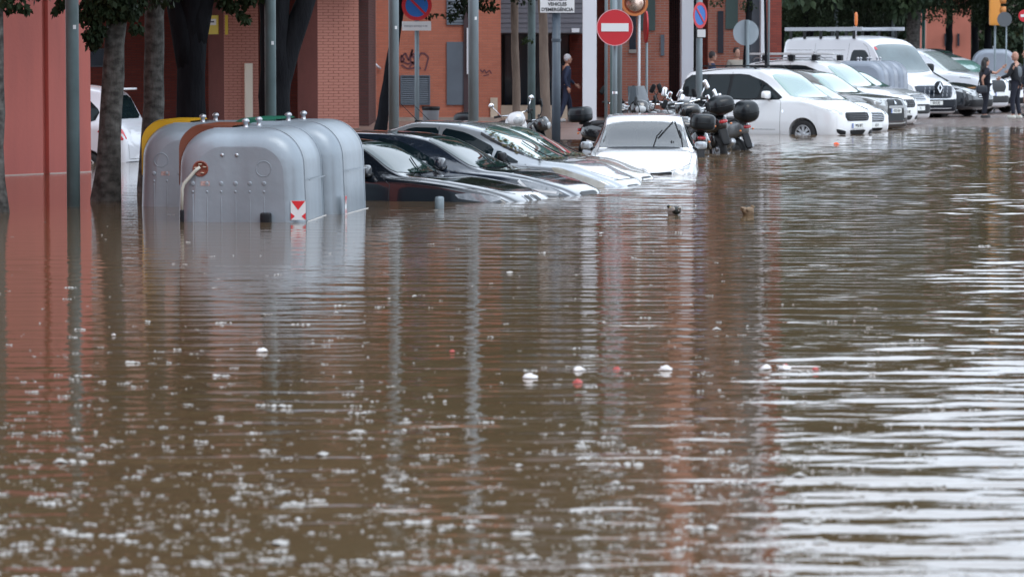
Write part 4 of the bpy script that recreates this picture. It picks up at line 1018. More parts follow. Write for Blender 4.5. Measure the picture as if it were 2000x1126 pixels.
# --- silver hatchback
silver = paint('silver_paint', (.36, .385, .41), .24, .45)
c = prof(4.0, 1.72, 1.53, 1.02, 1.02, 2.12, 1.46, .74, 3.5, 1.40, 3.85, 1.05, .93, 1.0, .57)
it = [wsc(1.02, 2.12, .70, .55, M_GLASSG), sidewin('window', [(1.42, .98), (1.80, 1.16), (1.84, .985)]), sidewin('window', [(1.88, .985), (1.85, 1.185), (2.3, 1.385), (2.62, 1.44), (2.66, 1.01)]), sidewin('window', [(2.72, 1.01), (2.68, 1.44), (3.1, 1.44), (3.5, 1.26), (3.45, 1.04)]),
      ('p', 'headlight', 'side', [(-.20, .72), (-.42, .80), (-.86, .93), (-.98, .93), (-.84, .80), (-.5, .69), (-.24, .66)], mat('lamp_amberish', (.38, .36, .31), .08, ior=1.6, coat=1, noise=(9, .6, (.2, .18, .14))), .006, True),
      ('p', 'grille', 'front', [(-.28, .69), (.28, .69), (.26, .62), (-.26, .62)], M_BLACK, .006, False), ('s', 'grille_bar', 'front', [(-.3, .655), (.3, .655)], False, .02, M_CHROME, .012),
      ('s', 'bonnet_seam', 'front', [(-.30, .77), (-.46, .80), (-.62, .88)], True), ('s', 'bonnet_seam', 'front', [(-.5, .765), (.5, .765)], False), sseam([(1.30, .3), (1.28, .9), (1.36, .97)]), sseam([(2.69, .3), (2.69, 1.46)]),
      ('s', 'windscreen_edge', 'top', [(-1.15, -.70), (-1.6, -.66), (-2.08, -.575)], True, .022), ('mirror', -1.66, 1.06, M_BLACK, .95), wipers([-.35, .35], 1.1, [.35, .35], [.55, .5])]
SV = make_car(dict(c, **car_at(1240, 362, 0, 18, -.68), label='silver hatchback with wet leaves along the windscreen, nose in the water', paint=silver, items=it, pitch=.012))
# --- pale beige car behind it
beige = paint('beige_paint', (.44, .41, .36), .26, .35)
c = prof(4.1, 1.72, 1.47, 1.05, .98, 2.05, 1.40, .73, 3.5, 1.36, 3.9, 1.02, .90, .97, .57)
it = [wsc(1.05, 2.05, .70, .55, M_GLASSG), sidewin('window', [(1.5, .96), (2.3, 1.34), (2.62, 1.38), (2.66, .985)]), sidewin('window', [(2.72, .985), (2.68, 1.38), (3.1, 1.37), (3.45, 1.2), (3.4, 1.0)]),
      ('p', 'headlight', 'front', [(-.44, .70), (-.6, .78), (-.78, .84), (-.84, .78), (-.82, .68), (-.6, .62)], M_LAMP, .006, True), ('p', 'grille', 'front', [(-.3, .7), (.3, .7), (.28, .6), (-.28, .6)], M_BLACK, .006, False),
      ('s', 'grille_bar', 'front', [(-.3, .66), (.3, .66)], False, .02, M_CHROME, .012), sseam([(1.3, .3), (1.28, .88)]), ('mirror', -1.6, 1.03, beige, .95), wipers([-.3, .4], 1.12, [.5, .5], [.55, .5])]
BG = make_car(dict(c, **car_at(1268, 350, 0, 15, -.66), label='pale beige car almost hidden behind the silver hatchback, fallen leaves on its windscreen', paint=beige, items=it, pitch=.01))
# --- white hatchback facing us
M_CLEAR = bpy.data.materials.new('clear_glass'); M_CLEAR.use_nodes = True
_t = M_CLEAR.node_tree; _t.nodes.clear(); _o = _t.nodes.new('ShaderNodeOutputMaterial'); _m = _t.nodes.new('ShaderNodeMixShader'); _a = _t.nodes.new('ShaderNodeBsdfTransparent'); _g = _t.nodes.new('ShaderNodeBsdfGlossy')
_a.inputs[0].default_value = (.74, .84, .84, 1); _g.inputs['Roughness'].default_value = .03; _f = _t.nodes.new('ShaderNodeFresnel'); _f.inputs[0].default_value = 2.5
_t.links.new(_f.outputs[0], _m.inputs[0]); _t.links.new(_a.outputs[0], _m.inputs[1]); _t.links.new(_g.outputs[0], _m.inputs[2]); _t.links.new(_m.outputs[0], _o.inputs[0])
white = paint('white_paint_car', (.80, .81, .83), .2)
c = prof(3.95, 1.69, 1.46, .98, .96, 1.78, 1.36, .72, 3.4, 1.36, 3.75, 1.0, .90, .96, .585)
c['wt'] = [(0, .40), (.1, .58), (.4, .68), (.98, .72), (1.78, .60), (2.3, .60), (3.1, .585), (3.4, .56), (3.95, .5)]
it = [wsc(.98, 1.78, .69, .575, M_CLEAR), sidewin('window', [(1.42, .96), (2.0, 1.28), (2.45, 1.345), (2.5, .98)]), sidewin('window', [(2.56, .98), (2.52, 1.345), (3.0, 1.33), (3.3, 1.15), (3.3, 1.0)]),
      ('p', 'headlight', 'front', [(-.44, .645), (-.62, .70), (-.78, .775), (-.80, .62), (-.78, .52), (-.5, .52)], M_LAMP, .006, True),
      ('p', 'grille', 'front', [(-.44, .655), (-.2, .632), (.2, .632), (.44, .655), (.42, .53), (-.42, .53)], M_BLACK, .007, False),
      ('s', 'bonnet_seam', 'front', [(-.42, .665), (-.55, .69), (-.72, .765)], True), ('s', 'bonnet_seam', 'top', [(-.30, -.70), (-.6, -.735), (-.95, -.745)], True),
      ('s', 'windscreen_edge', 'top', [(-1.03, -.55), (-1.11, -.70), (-1.45, -.655), (-1.76, -.595), (-1.78, 0), (-1.76, .595), (-1.45, .655), (-1.11, .70), (-1.03, .55), (-1.0, 0), (-1.03, -.55)], False, .014), ('mirror', -1.35, 1.0, silver, .82)]
PO = make_car(dict(c, **car_at(1256, 341, 0, 90-2, -.61), label='small white hatchback facing the camera, flooded up to its round badge', paint=white, items=it))
PO.rotation_euler = (0, .012, -(92.5)*NF)
# open the shell under the clear windscreen, black border, seats, dashboard and mirror behind it
_b = [o for o in PO.children if o.name.startswith('body')][0]
_bv = BVHTree.FromPolygons([v.co for v in _b.data.vertices], [tuple(p.vertices) for p in _b.data.polygons])
M_FRIT = mat('black_border', (.012, .013, .014), .3)
OUT_ = [(-1.03, 0), (-1.06, -.41), (-1.15, -.69), (-1.45, -.635), (-1.72, -.575), (-1.752, -.29), (-1.755, 0), (-1.752, .29), (-1.72, .575), (-1.45, .635), (-1.15, .69), (-1.06, .41)]
_in = [((x+1.4)*.86-1.4, y*.915) for x, y in OUT_]
_m = MB()
for i in range(12):
    for k in range(6):
        P_ = []
        for (A, B) in ((i, k/6), (i, (k+1)/6)):
            for S_ in (OUT_, _in):
                a = Vector(S_[A]); b = Vector(S_[(A+1) % 12]); h = rc(_bv, 'top', *a.lerp(b, B)); P_.append(h[0]+h[1]*.0045 if h else None)
        if all(P_): _m.add([P_[0], P_[2], P_[3], P_[1]], [(0, 1, 2, 3)])
_m.build('windscreen_border', M_FRIT, PO)
_mid = [((x+1.4)*.93-1.4, y*.96) for x, y in OUT_]
def _ins(p):
    c = False
    for i in range(12):
        a, b = _mid[i], _mid[(i+1) % 12]
        if (a[1] > p[1]) != (b[1] > p[1]) and p[0] < (b[0]-a[0])*(p[1]-a[1])/(b[1]-a[1])+a[0]: c = not c
    return c
_bm = bmesh.new(); _bm.from_mesh(_b.data)
bmesh.ops.subdivide_edges(_bm, edges=[e for e in _bm.edges if all(v.co.z > .9 and -1.9 < v.co.x < -.9 for v in e.verts)], cuts=1, use_grid_fill=True)
bmesh.ops.delete(_bm, geom=[f for f in _bm.faces if f.calc_center_median().z > .9 and all(_ins((v.co.x, v.co.y)) for v in f.verts)], context='FACES')
_bm.to_mesh(_b.data); _bm.free()
M_CAB = mat('cabin_grey', (.3, .33, .34), .8); M_CABD = mat('cabin_dark', (.035, .04, .045), .8)
m = MB(); m.sup((-1.32, 0, .90), (.36, .68, .10), .5); m.sup((-1.45, .36, 1.0), (.1, .17, .05), .6); m.build('dashboard', M_CABD, PO)
for y in (-.34, .34):
    m = MB(); m.sup((-2.15, y, .98), (.09, .23, .30), .5); m.build('seat', M_CABD, PO)
    m = MB(); m.sup((-2.17, y, 1.31), (.05, .12, .075), .6); m.build('headrest', M_CABD, PO)
m = MB(); m.sup((-1.72, 0, 1.27), (.02, .11, .032), .5); m.tube([(-1.72, 0, 1.28), (-1.74, 0, 1.35)], .01, 6); m.build('rear_view_mirror', M_CABD, PO)
m = MB(); m.box((-2.9, -.62, .5), (-2.88, .62, 1.33)); m.build('cabin_back', M_CAB, PO)
m = MB(); m.disc((.0, 0, .645), .06, 'x', .012, 28, r0=.048); m.v = [(v[0]+.035, v[1], v[2]) for v in m.v]; m.build('badge_ring', M_CHROME, PO)
m = MB()
for pts in (((-.034, .684), (-.018, .652), (0, .682)), ((0, .682), (.018, .652), (.034, .684)), ((-.052, .66), (-.025, .60), (0, .642), (.025, .60), (.052, .66))):
    m.tube([(.032, a, b) for a, b in pts], .005, 6)
m.build('badge_mark', M_CHROME, PO)
# raised wipers, mirror and seats seen through the glass
for y0, dy, l in ((.15, .30, .42), (.60, -.12, .44)):
    m = MB(); m.tube([(-1.03, y0, .985), (-1.22, y0+dy*.18, 1.15), (-1.22, y0+dy*.45, 1.24)], .010, 8); m.tube([(-1.13, y0+dy*.25, 1.12), (-1.42, y0+dy*1.0, 1.36)], .014, 8); m.build('raised_wiper', M_BLACK, PO)
# leaves and twigs stuck along the two pale windscreens
M_DEAD = mat('dead_leaf', (.12, .09, .03), .6, noise=(20, .9, (.03, .045, .015)))
def leaf_line(root, pts, n, sc, seed, lab):
    r = random.Random(seed); P = [Vector(p) for p in pts]; m = MB()
    dg = bpy.context.evaluated_depsgraph_get(); body = [o for o in root.children if o.name.startswith('body')][0]
    bvh = BVHTree.FromPolygons([v.co for v in body.data.vertices], [tuple(p.vertices) for p in body.data.polygons])
    for _ in range(n):
        k = r.random()*(len(P)-1); i = int(k); p = P[i].lerp(P[i+1], k-i); h = rc(bvh, 'top', p.x+r.gauss(0, .02), p.y+r.gauss(0, .025))
        if not h: continue
        q, nn = h; a = r.random()*6.28; u_ = Vector((math.cos(a), math.sin(a), 0)); v_ = nn.cross(u_).normalized(); u_ = v_.cross(nn); l = sc*r.uniform(.5, 1.3)
        b = q + nn*r.uniform(.010, .03); m.add([b-u_*l, b+v_*l*.4+nn*.008, b+u_*l, b-v_*l*.4+nn*.004], [(0, 1, 2), (0, 2, 3)], 0, False)
    o = m.build('leaf_litter', M_DEAD, None); o.location = root.location; o.rotation_euler = root.rotation_euler
    o['kind'] = 'stuff'; o['label'] = lab; return o
for r_, x_, z_ in ((SV, -3.2, 1.50), (BG, -3.3, 1.42)):
    m = MB(); m.tube([(x_, 0, z_), (x_-.28, 0, z_+.26)], [.006, .004], 6); m.sup((x_, 0, z_+.01), (.06, .03, .02), .6); m.build('aerial', M_BLACK, r_)
leaf_line(SV, [(-2.05, -.5), (-1.6, -.62), (-1.15, -.66), (-1.07, -.4), (-1.04, 0)], 170, .035, 3, 'yellowed leaves lying along the silver windscreen')
leaf_line(BG, [(-1.9, -.1), (-1.5, -.3), (-1.2, -.55), (-1.1, -.2), (-1.08, .3)], 110, .04, 4, 'dark twigs and leaves on the beige windscreen')
# --- white people carriers
def carrier(label, loc_, rz, txt, big=False, rack=False, side_detail=True, group=None, wp=white):
    c = prof(4.42, 1.84, 1.80, 1.05, 1.12, 1.95, 1.68, .86, 4.1, 1.70, 4.3, 1.25, 1.06, 1.10, .66, bot=.2)
    c['wt'][-3] = (4.1, .66); c['wt'][-2] = (4.3, .78)
    it = [wsc(1.05, 1.95, .76, .64, M_GLASSG),
          ('p', 'window_surround', 'side', [(-1.38, 1.085), (-2.0, 1.49), (-2.5, 1.66), (-4.0, 1.64), (-4.2, 1.5), (-4.22, 1.14), (-2.6, 1.07)], M_BLACK, .004, True),
          sidewin('window', [(1.52, 1.115), (2.02, 1.45), (2.05, 1.10)], off=.009), sidewin('window', [(2.09, 1.10), (2.06, 1.475), (2.48, 1.635), (2.84, 1.635), (2.86, 1.095)], off=.009), sidewin('window', [(2.94, 1.095), (2.92, 1.635), (3.5, 1.63), (3.52, 1.12)], off=.009), sidewin('window', [(3.56, 1.12), (3.54, 1.625), (3.98, 1.615), (4.14, 1.48), (4.16, 1.17)], off=.009),
          ('p', 'headlight', 'front', [(-.53, .80), (-.64, .875), (-.815, .955), (-.835, .88), (-.77, .79), (-.58, .75)], M_LAMP, .006, True),
          ('p', 'grille', 'front', [(-.47, .79), (-.42, .81), (.42, .81), (.47, .79), (.50, .70), (.42, .615), (-.42, .615), (-.50, .70)], M_BLACK, .008, False),
          ('p', 'lower_intake', 'front', [(-.34, .42), (.34, .42), (.26, .31), (-.26, .31)], M_BLACK, .006, False), ('p', 'fog_lamp_recess', 'front', [(-.76, .45), (-.50, .40), (-.47, .32), (-.66, .32), (-.74, .37)], M_BLACK, .006, True),
          ('hbar', -.40, .40, [.655, .70, .745, .785], .007, mat('grille_bar', (.10, .10, .11), .3, metal=.5), 'grille_bar'), ('plate', .51, txt, False),
          sseam([(1.48, .28), (1.46, 1.02), (1.5, 1.07)]), sseam([(2.89, .3), (2.88, 1.7)]), sseam([(1.6, .42), (2.8, .42), (2.8, .50)]), sseam([(2.95, .45), (4.1, .5)]), ('s', 'bonnet_seam', 'front', [(-.44, .86), (-.55, .90), (-.8, 1.03)], True),
          ('s', 'roof_seam', 'top', [(-2.0, -.60), (-2.6, -.655), (-3.9, -.65)], True), ('mirror', -1.78, 1.19, wp, 1.25), ('p', 'side_badge', 'side', [(-1.38, .80), (-1.42, .80), (-1.42, .86), (-1.38, .86)], M_CHROME, .008, False)]
    root = make_car(dict(c, loc=loc_, rz=rz, label=label, paint=wp, items=it, wheels=[(.88, .325), (3.55, .325)], group=group, cat='people carrier', spokes=8))
    m = MB()
    for y in (-.62, .62):
        m.tube([(-2.3, y, 1.77), (-2.4, y, 1.84), (-3.9, y, 1.83), (-4.0, y, 1.76)], .018, 8)
    m.build('roof_rail', M_BLACK if not rack else M_ALLOY, root)
    m = MB(); m.tube([(-2.25, 0, 1.80), (-2.6, 0, 1.98)], .006, 6); m.build('aerial', M_BLACK, root)
    return root
FD = carrier('white people carrier with its front wheel standing in the water', W(1675, 263), -37*NF, '9936 BFT'); FD.location.z = -.31
make_car(dict(prof(4.0, 1.72, 1.45, 1.0, .98, 1.85, 1.37, .74, 3.4, 1.35, 3.8, 1.0, .9, .96, .57), loc=Vector((XD(1708, 83.0), 83.0, -.27)), rz=-37*NF, label='low white hatchback of which only the nose shows behind the white people carrier', paint=white,
    items=[wsc(1.0, 1.85, .7, .56, M_GLASSG), sidewin('window', [(1.5, .96), (2.2, 1.32), (3.0, 1.32), (3.3, 1.0)]), ('p', 'headlight', 'front', [(-.45, .70), (-.6, .78), (-.78, .84), (-.82, .7), (-.6, .64)], M_LAMP, .006, True),
           ('p', 'grille', 'front', [(-.38, .72), (.38, .72), (.42, .62), (.34, .50), (-.34, .50), (-.42, .62)], M_BLACK, .007, False), ('hbar', -.38, .38, [.54, .58, .62, .66, .70], .008, M_CHROME, 'grille_bar'), ('plate', .42, '4519', False),
           ('p', 'lower_intake', 'front', [(-.36, .36), (.36, .36), (.28, .29), (-.28, .29)], M_BLACK, .006, False)]))
suvp = paint('grey_suv_paint', (.17, .165, .16), .25, .3)
sv_low = mat('dark_brown_plastic', (.045, .035, .035), .5)
c = prof(4.3, 1.78, 1.63, 1.15, 1.08, 2.05, 1.56, .93, 3.7, 1.5, 4.15, 1.1, 1.0, 1.08, .60, bot=.24)
make_car(dict(c, loc=Vector((XD(1747, 85.7), 85.7, -.22)), rz=-34*NF, label='grey crossover with a tall dark trapezoid grille, third in the right hand row', paint=suvp, wheels=[(.85, .34), (3.5, .34)],
    items=[wsc(1.15, 2.05, .74, .58, M_GLASSG), sidewin('window', [(1.6, 1.06), (2.4, 1.5), (3.0, 1.53), (3.05, 1.1)]), sidewin('window', [(3.1, 1.1), (3.06, 1.52), (3.5, 1.48), (3.8, 1.2)]),
           ('p', 'headlight', 'front', [(-.46, .90), (-.66, .98), (-.85, 1.0), (-.87, .86), (-.66, .79), (-.48, .78)], M_LAMP, .006, True), ('p', 'grille', 'front', [(-.34, .93), (.34, .93), (.40, .70), (.44, .42), (-.44, .42), (-.40, .70)], M_BLACK, .008, False),
           ('p', 'grille_band', 'front', [(-.36, .78), (.36, .78), (.37, .72), (-.37, .72)], suvp, .014, False), ('plate', .66, '4192 HGN', False), ('s', 'chrome_lip', 'front', [(-.5, .38), (-.3, .36), (.3, .36), (.5, .38)], False, .035, M_CHROME, .01),
           ('p', 'lower_bumper', 'front', [(-.8, .52), (-.46, .48), (-.46, .42), (.46, .42), (.46, .48), (.8, .52), (.8, .28), (-.8, .28)], sv_low, .005, False), ('mirror', -1.65, 1.14, suvp, 1.1),
           ('p', 'three_spike_badge', 'front', [(-.0, .90), (.035, .86), (.05, .80), (0, .83), (-.05, .80), (-.035, .86)], M_CHROME, .02, False), ('s', 'bonnet_seam', 'front', [(-.4, .95), (-.6, 1.02), (-.8, 1.05)], True), sseam([(1.5, .3), (1.48, 1.0)])]))
VN = carrier('white panelled car with black roof bars and pale rack, behind the grey crossover', Vector((XD(1768, 88.3), 88.3, -.14)), -33*NF, '7515 MPJ', rack=True)
m = MB()
for x in (-2.2, -2.85, -3.6):
    for y in (-.66, .66): MB().box((x-.07, y-.05, 1.76), (x+.07, y+.05, 1.90)).build('rack_foot', M_BLACK, VN)
for x in (-2.2, -2.85, -3.6):
    m = MB(); m.sup((x, 0, 1.925), (.035, .74, .018), .3); m.build('cross_bar', M_ALLOY, VN)
m = MB(); m.sup((-2.9, -.66, 1.93), (1.25, .022, .03), .3); m.build('side_rail', mat('rack_pale', (.6, .61, .62), .35, metal=.4), VN)
make_car(dict(prof(4.2, 1.76, 1.5, 1.05, 1.02, 1.95, 1.43, .84, 3.6, 1.4, 4.0, 1.05, .95, 1.0, .58), loc=Vector((XD(1793, 90.7), 90.7, -.08)), rz=-35*NF, label='silver white car of which a slice of nose shows before the white van', paint=paint('pale_silver', (.62, .63, .65), .25, .2),
    items=[wsc(1.05, 1.95, .72, .57, M_GLASSG), ('p', 'grille', 'front', [(-.36, .84), (.36, .84), (.36, .70), (-.36, .70)], M_BLACK, .007, False), ('hbar', -.36, .36, [.72, .76, .80], .012, M_CHROME, 'grille_bar'), ('plate', .50, '11', False),
           ('p', 'lower_intake', 'front', [(-.6, .60), (.6, .60), (.6, .36), (-.6, .36)], M_BLACK, .006, False), ('p', 'headlight', 'front', [(-.46, .82), (-.66, .90), (-.82, .92), (-.84, .80), (-.6, .74)], M_LAMP, .006, True)], wheels=[(.85, .32), (3.5, .32)]))
# --- tall white delivery van with ladder rack
c = dict(L=5.55, top=[(0, .86), (.04, .95), (.12, 1.05), (.5, 1.22), (.92, 1.36), (1.02, 1.40), (1.75, 2.16), (2.1, 2.34), (2.8, 2.42), (5.2, 2.40), (5.45, 2.32), (5.55, 2.0)],
    belt=[(0, .72), (.12, .88), (.5, 1.05), (1.1, 1.22), (2.0, 1.32), (3, 1.36), (5.4, 1.36), (5.55, 1.2)], bot=[(0, .42), (.1, .30), (.4, .26), (5.3, .3), (5.55, .4)],
    wb=[(0, .72), (.04, .82), (.12, .90), (.35, .98), (.9, 1.02), (5.2, 1.02), (5.5, .98), (5.55, .9)], wt=[(0, .55), (.12, .74), (.5, .84), (1.02, .90), (1.75, .80), (2.1, .78), (5.3, .80), (5.55, .74)],
    drop=[(0, .04), (.5, .05), (1.02, .05), (1.75, .08), (2.4, .12), (5.55, .12)])
vgrey = mat('bumper_dark', (.009, .012, .018), .45, spec=.25)
it = [('p', 'windscreen', 'front', [(-.86, 1.44), (-.5, 1.40), (0, 1.385), (.5, 1.40), (.86, 1.44), (.77, 2.10), (.5, 2.17), (0, 2.19), (-.5, 2.17), (-.77, 2.10)], mat('van_windscreen', (.07, .11, .12), .03, ior=1.6, coat=1, noise=(2, .6, (.03, .05, .055))), .006, False),
      sidewin('window', [(1.45, 1.36), (1.86, 1.92), (2.0, 2.02), (2.50, 2.02), (2.56, 1.38)]), sseam([(1.42, .35), (1.38, 1.25), (1.9, 2.1), (2.1, 2.2)]), sseam([(2.68, .35), (2.66, 2.2)]), sseam([(2.8, 2.02), (4.0, 2.02), (4.0, 1.5)]), sseam([(4.1, .35), (4.08, 2.2)]), sseam([(4.2, 2.02), (5.3, 2.02)]),
      ('p', 'bumper', 'front', [(-.97, .74), (-.75, .66), (.75, .66), (.97, .74), (.99, .34), (-.99, .34)], vgrey, .008, False),
      ('p', 'grille', 'front', [(-.70, 1.04), (.70, 1.04), (.66, .86), (.56, .69), (-.56, .69), (-.66, .86)], mat('grille_dark', (.012, .02, .035), .35), .010, False),
      ('s', 'grille_line', 'front', [(-.60, .675), (.60, .675)], False, .022, M_CHROME, .016),
      ('p', 'headlight', 'front', [(-.74, 1.02), (-.80, 1.12), (-.96, 1.28), (-.99, 1.1), (-.9, .84), (-.74, .78)], M_LAMP, .008, True), ('plate', .57, '8010 JRJ', False), ('mirror', -1.55, 1.52, M_BLACK, 1.7),
      ('p', 'tax_sticker', 'front', [(-.76, 2.02), (-.68, 2.02), (-.68, 2.10), (-.76, 2.10)], M_RED, .012, False), ('s', 'bonnet_seam', 'front', [(-.72, 1.09), (0, 1.07), (.72, 1.09)], False)]
MV = make_car(dict(c, loc=Vector((XD(1824, 98.6), 98.6, -.13)), rz=-54*NF, label='tall white delivery van with diamond badge and a long ladder rack', paint=paint('van_white', (.76, .77, .80), .3), items=it, wheels=[(.95, .34), (4.3, .34)], cat='van', name='delivery_van'))
m = MB()
for k in range(-3, 4):
    if k == 0: continue
    for j, z in enumerate((.78, .88, .97)): m.sup((.13-abs(k)*.008, k*.165 + (.012*(j-1)), z), (.010, .018, .040), .5)
m.build('grille_stud', mat('stud_grey', (.28, .3, .33), .3, metal=.6), MV)
m = MB()
def dia(m, r, x, w_, z0=.985):
    o = [(0, r), (r*.62, 0), (0, -r), (-r*.62, 0)]; i_ = [(a*(1-w_), b*(1-w_)) for a, b in o]
    v = [(x, a, z0+b) for a, b in o]+[(x, a, z0+b) for a, b in i_]+[(x-.03, a, z0+b) for a, b in o]
    m.add(v, [(k, (k+1) % 4, 4+(k+1) % 4, 4+k) for k in range(4)] + [(k, 8+k, 8+(k+1) % 4, (k+1) % 4) for k in range(4)], 0, False)
dia(m, .155, .19, .42); m.build('diamond_badge', M_CHROME, MV)
m = MB(); m.sup((.13, 0, .98), (.035, .16, .19), .8); m.build('badge_mount', vgrey, MV)
m = MB(); 
for y in (-.78, .78): m.box((-5.45, y-.02, 2.56), (-2.15, y+.02, 2.66)); 
for x in (-5.3, -4.4, -3.5, -2.7):
    m.box((x-.02, -.74, 2.59), (x+.02, .74, 2.63))
m.build('ladder_rack', mat('rack_alu', (.42, .44, .47), .4, metal=.5), MV)
m = MB()
for x in (-5.2, -4.6, -3.9, -3.2, -2.5):
    for y in (-.78, .78): MB().box((x-.03, y-.03, 2.33), (x+.03, y+.03, 2.558)).build('rack_foot', M_BLACK, MV)
# --- further vehicles
c = prof(4.8, 1.9, 1.93, 1.1, 1.25, 2.25, 1.84, 1.02, 4.5, 1.82, 4.7, 1.3, 1.15, 1.2, .68)
make_car(dict(c, loc=Vector((XD(1948, 104), 104, .02)), rz=-34*NF, label='tall white people carrier with slanted headlamp behind the woman in black', paint=paint('white_c', (.74, .76, .8), .25), cat='people carrier',
    items=[wsc(1.1, 2.25, .80, .66, mat('windscreen_bright', (.3, .34, .34), .03, ior=1.9, coat=1)), sidewin('window', [(1.7, 1.2), (2.6, 1.74), (3.2, 1.76), (3.25, 1.22)]), ('p', 'headlight', 'front', [(-.42, 1.02), (-.6, 1.06), (-.90, 1.22), (-.92, 1.06), (-.7, .93), (-.5, .9)], M_LAMPD, .007, True),
           ('p', 'grille', 'front', [(-.38, 1.0), (.38, 1.0), (.45, .8), (.3, .62), (-.3, .62), (-.45, .8)], M_BLACK, .007, False), ('p', 'lower_intake', 'front', [(-.7, .55), (.7, .55), (.7, .35), (-.7, .35)], M_BLACK, .006, False), ('mirror', -1.9, 1.3, white, 1.1), ('plate', .60, '', False)], wheels=[(.9, .34), (3.8, .34)]))
c = prof(4.6, 1.8, 1.44, 1.3, .98, 2.1, 1.37, .74, 3.6, 1.33, 4.2, 1.0, .9, .96, .58)
make_car(dict(c, loc=Vector((XD(1918, 100.3), 100.3, .03)), rz=-34*NF, label='dark grey saloon nose with striped grille at the feet of the woman in black', paint=paint('graphite', (.02, .024, .03), .2),
    items=[wsc(1.3, 2.1, .7, .56, M_GLASS), ('p', 'headlight', 'front', [(-.40, .72), (-.6, .80), (-.84, .86), (-.85, .70), (-.6, .58), (-.44, .58)], M_LAMP, .007, True), ('p', 'grille', 'front', [(-.34, .74), (.34, .74), (.30, .52), (-.30, .52)], M_BLACK, .007, False),
           ('hbar', -.31, .31, [.56, .61, .66, .71], .012, M_CHROME, 'grille_bar'), ('p', 'lower_bumper', 'front', [(-.8, .48), (.8, .48), (.8, .28), (-.8, .28)], M_BLACK, .006, False)], wheels=[(.9, .32), (3.6, .32)]))
c = prof(4.4, 1.85, 1.65, 1.1, 1.12, 2.0, 1.56, .98, 3.8, 1.52, 4.2, 1.15, 1.05, 1.1, .6)
make_car(dict(c, loc=Vector((XD(1972, 105.5), 105.5, .04)), rz=-48*NF, label='white car with dark grille seen between the woman in black and the bald man', paint=white,
    items=[wsc(1.1, 2.0, .76, .58, M_GLASSG), ('p', 'grille', 'front', [(-.55, .94), (.55, .94), (.5, .66), (-.5, .66)], M_BLACK, .007, False), ('p', 'headlight', 'front', [(-.58, .93), (-.84, .98), (-.86, .84), (-.60, .78)], M_LAMP, .008, True), ('plate', .54, '', False),
           ('p', 'lower_bumper', 'front', [(-.85, .46), (.85, .46), (.85, .28), (-.85, .28)], M_BLACK, .006, False)], wheels=[(.9, .33), (3.5, .33)]))
for px, d, lb_, pt, H in ((1962, 118, 'far grey car with yellow edged windscreen, partly behind the crossover', paint('grey_f', (.28, .30, .33), .3), 1.75), (1935, 128, 'far silver car roof showing above the bonnets', paint('grey_g', (.35, .37, .4), .3), 1.9), (2035, 116, 'far dark car cut by the right edge', paint('grey_h', (.05, .055, .07), .3), 1.5)):
    c = prof(4.4, 1.8, H, 1.1, 1.05, 2.0, H-.09, .85, 3.8, H-.12, 4.2, 1.1, 1.0, 1.02, .6)
    make_car(dict(c, loc=Vector((XD(px, d), d, .06)), rz=-34*NF, label=lb_, paint=pt, items=[wsc(1.1, 2.0, .74, .58, M_GLASSG), sidewin('window', [(1.6, 1.04), (2.4, H-.2), (3.4, H-.2), (3.8, 1.08)])], wheels=[(.9, .33), (3.5, .33)]))
# --- white car seen from behind at the left
c = prof(4.2, 1.78, 1.75, 1.1, 1.0, 1.95, 1.64, .75, 3.72, 1.64, 4.02, 1.12, .95, 1.08, .60)
M_CL = paint('cloudy_white', (.62, .64, .69), .3)
it = [wsc(1.1, 1.95, .7, .58, M_GLASS), sidewin('window', [(1.7, 1.0), (2.3, 1.52), (2.9, 1.60), (2.93, 1.08)]), sidewin('window', [(3.0, 1.08), (2.98, 1.60), (3.4, 1.58), (3.72, 1.3), (3.66, 1.13)]),
      ('p', 'rear_window', 'rear', [(-.58, 1.17), (-.52, 1.56), (.52, 1.56), (.58, 1.17)], M_GLASS, .006, False), ('p', 'tail_light', 'rear', [(-.86, .98), (-.80, 1.03), (-.70, 1.0), (-.66, .84), (-.82, .80)], M_RED, .007, True),
      ('p', 'tail_light', 'side', [(-3.93, 1.10), (-4.05, 1.0), (-4.16, .82), (-3.98, .82)], M_RED, .008, True), ('p', 'lamp_insert', 'side', [(-4.0, .95), (-4.08, .95), (-4.10, .90), (-4.0, .90)], M_SWHITE, .012, True), ('p', 'lamp_insert', 'rear', [(-.84, .90), (-.76, .93), (-.74, .885), (-.84, .87)], M_SWHITE, .011, True), ('s', 'boot_seam', 'rear', [(-.66, .8), (-.6, .5), (.6, .5), (.66, .8)], False), ('p', 'rear_bumper_strip', 'rear', [(-.8, .46), (.8, .46), (.8, .38), (-.8, .38)], vgrey, .006, False)]
RV = make_car(dict(c, loc=Vector((0, 0, 0)), rz=0, label='white car with red tail lights between the red wall and the tree trunks', paint=M_CL, items=it, wheels=[(.85, .32), (3.5, .32)]))
yw = 166*NF; tail = Vector((XD(279, 60.8), 60.8, -.45)); RV.rotation_euler = (0, 0, yw); RV.location = tail + Vector((math.cos(yw), math.sin(yw), 0))*4.2
m = MB(); m.sup((-3.80, 0, 1.67), (.16, .55, .022), .3); m.build('rear_spoiler', M_CL, RV)
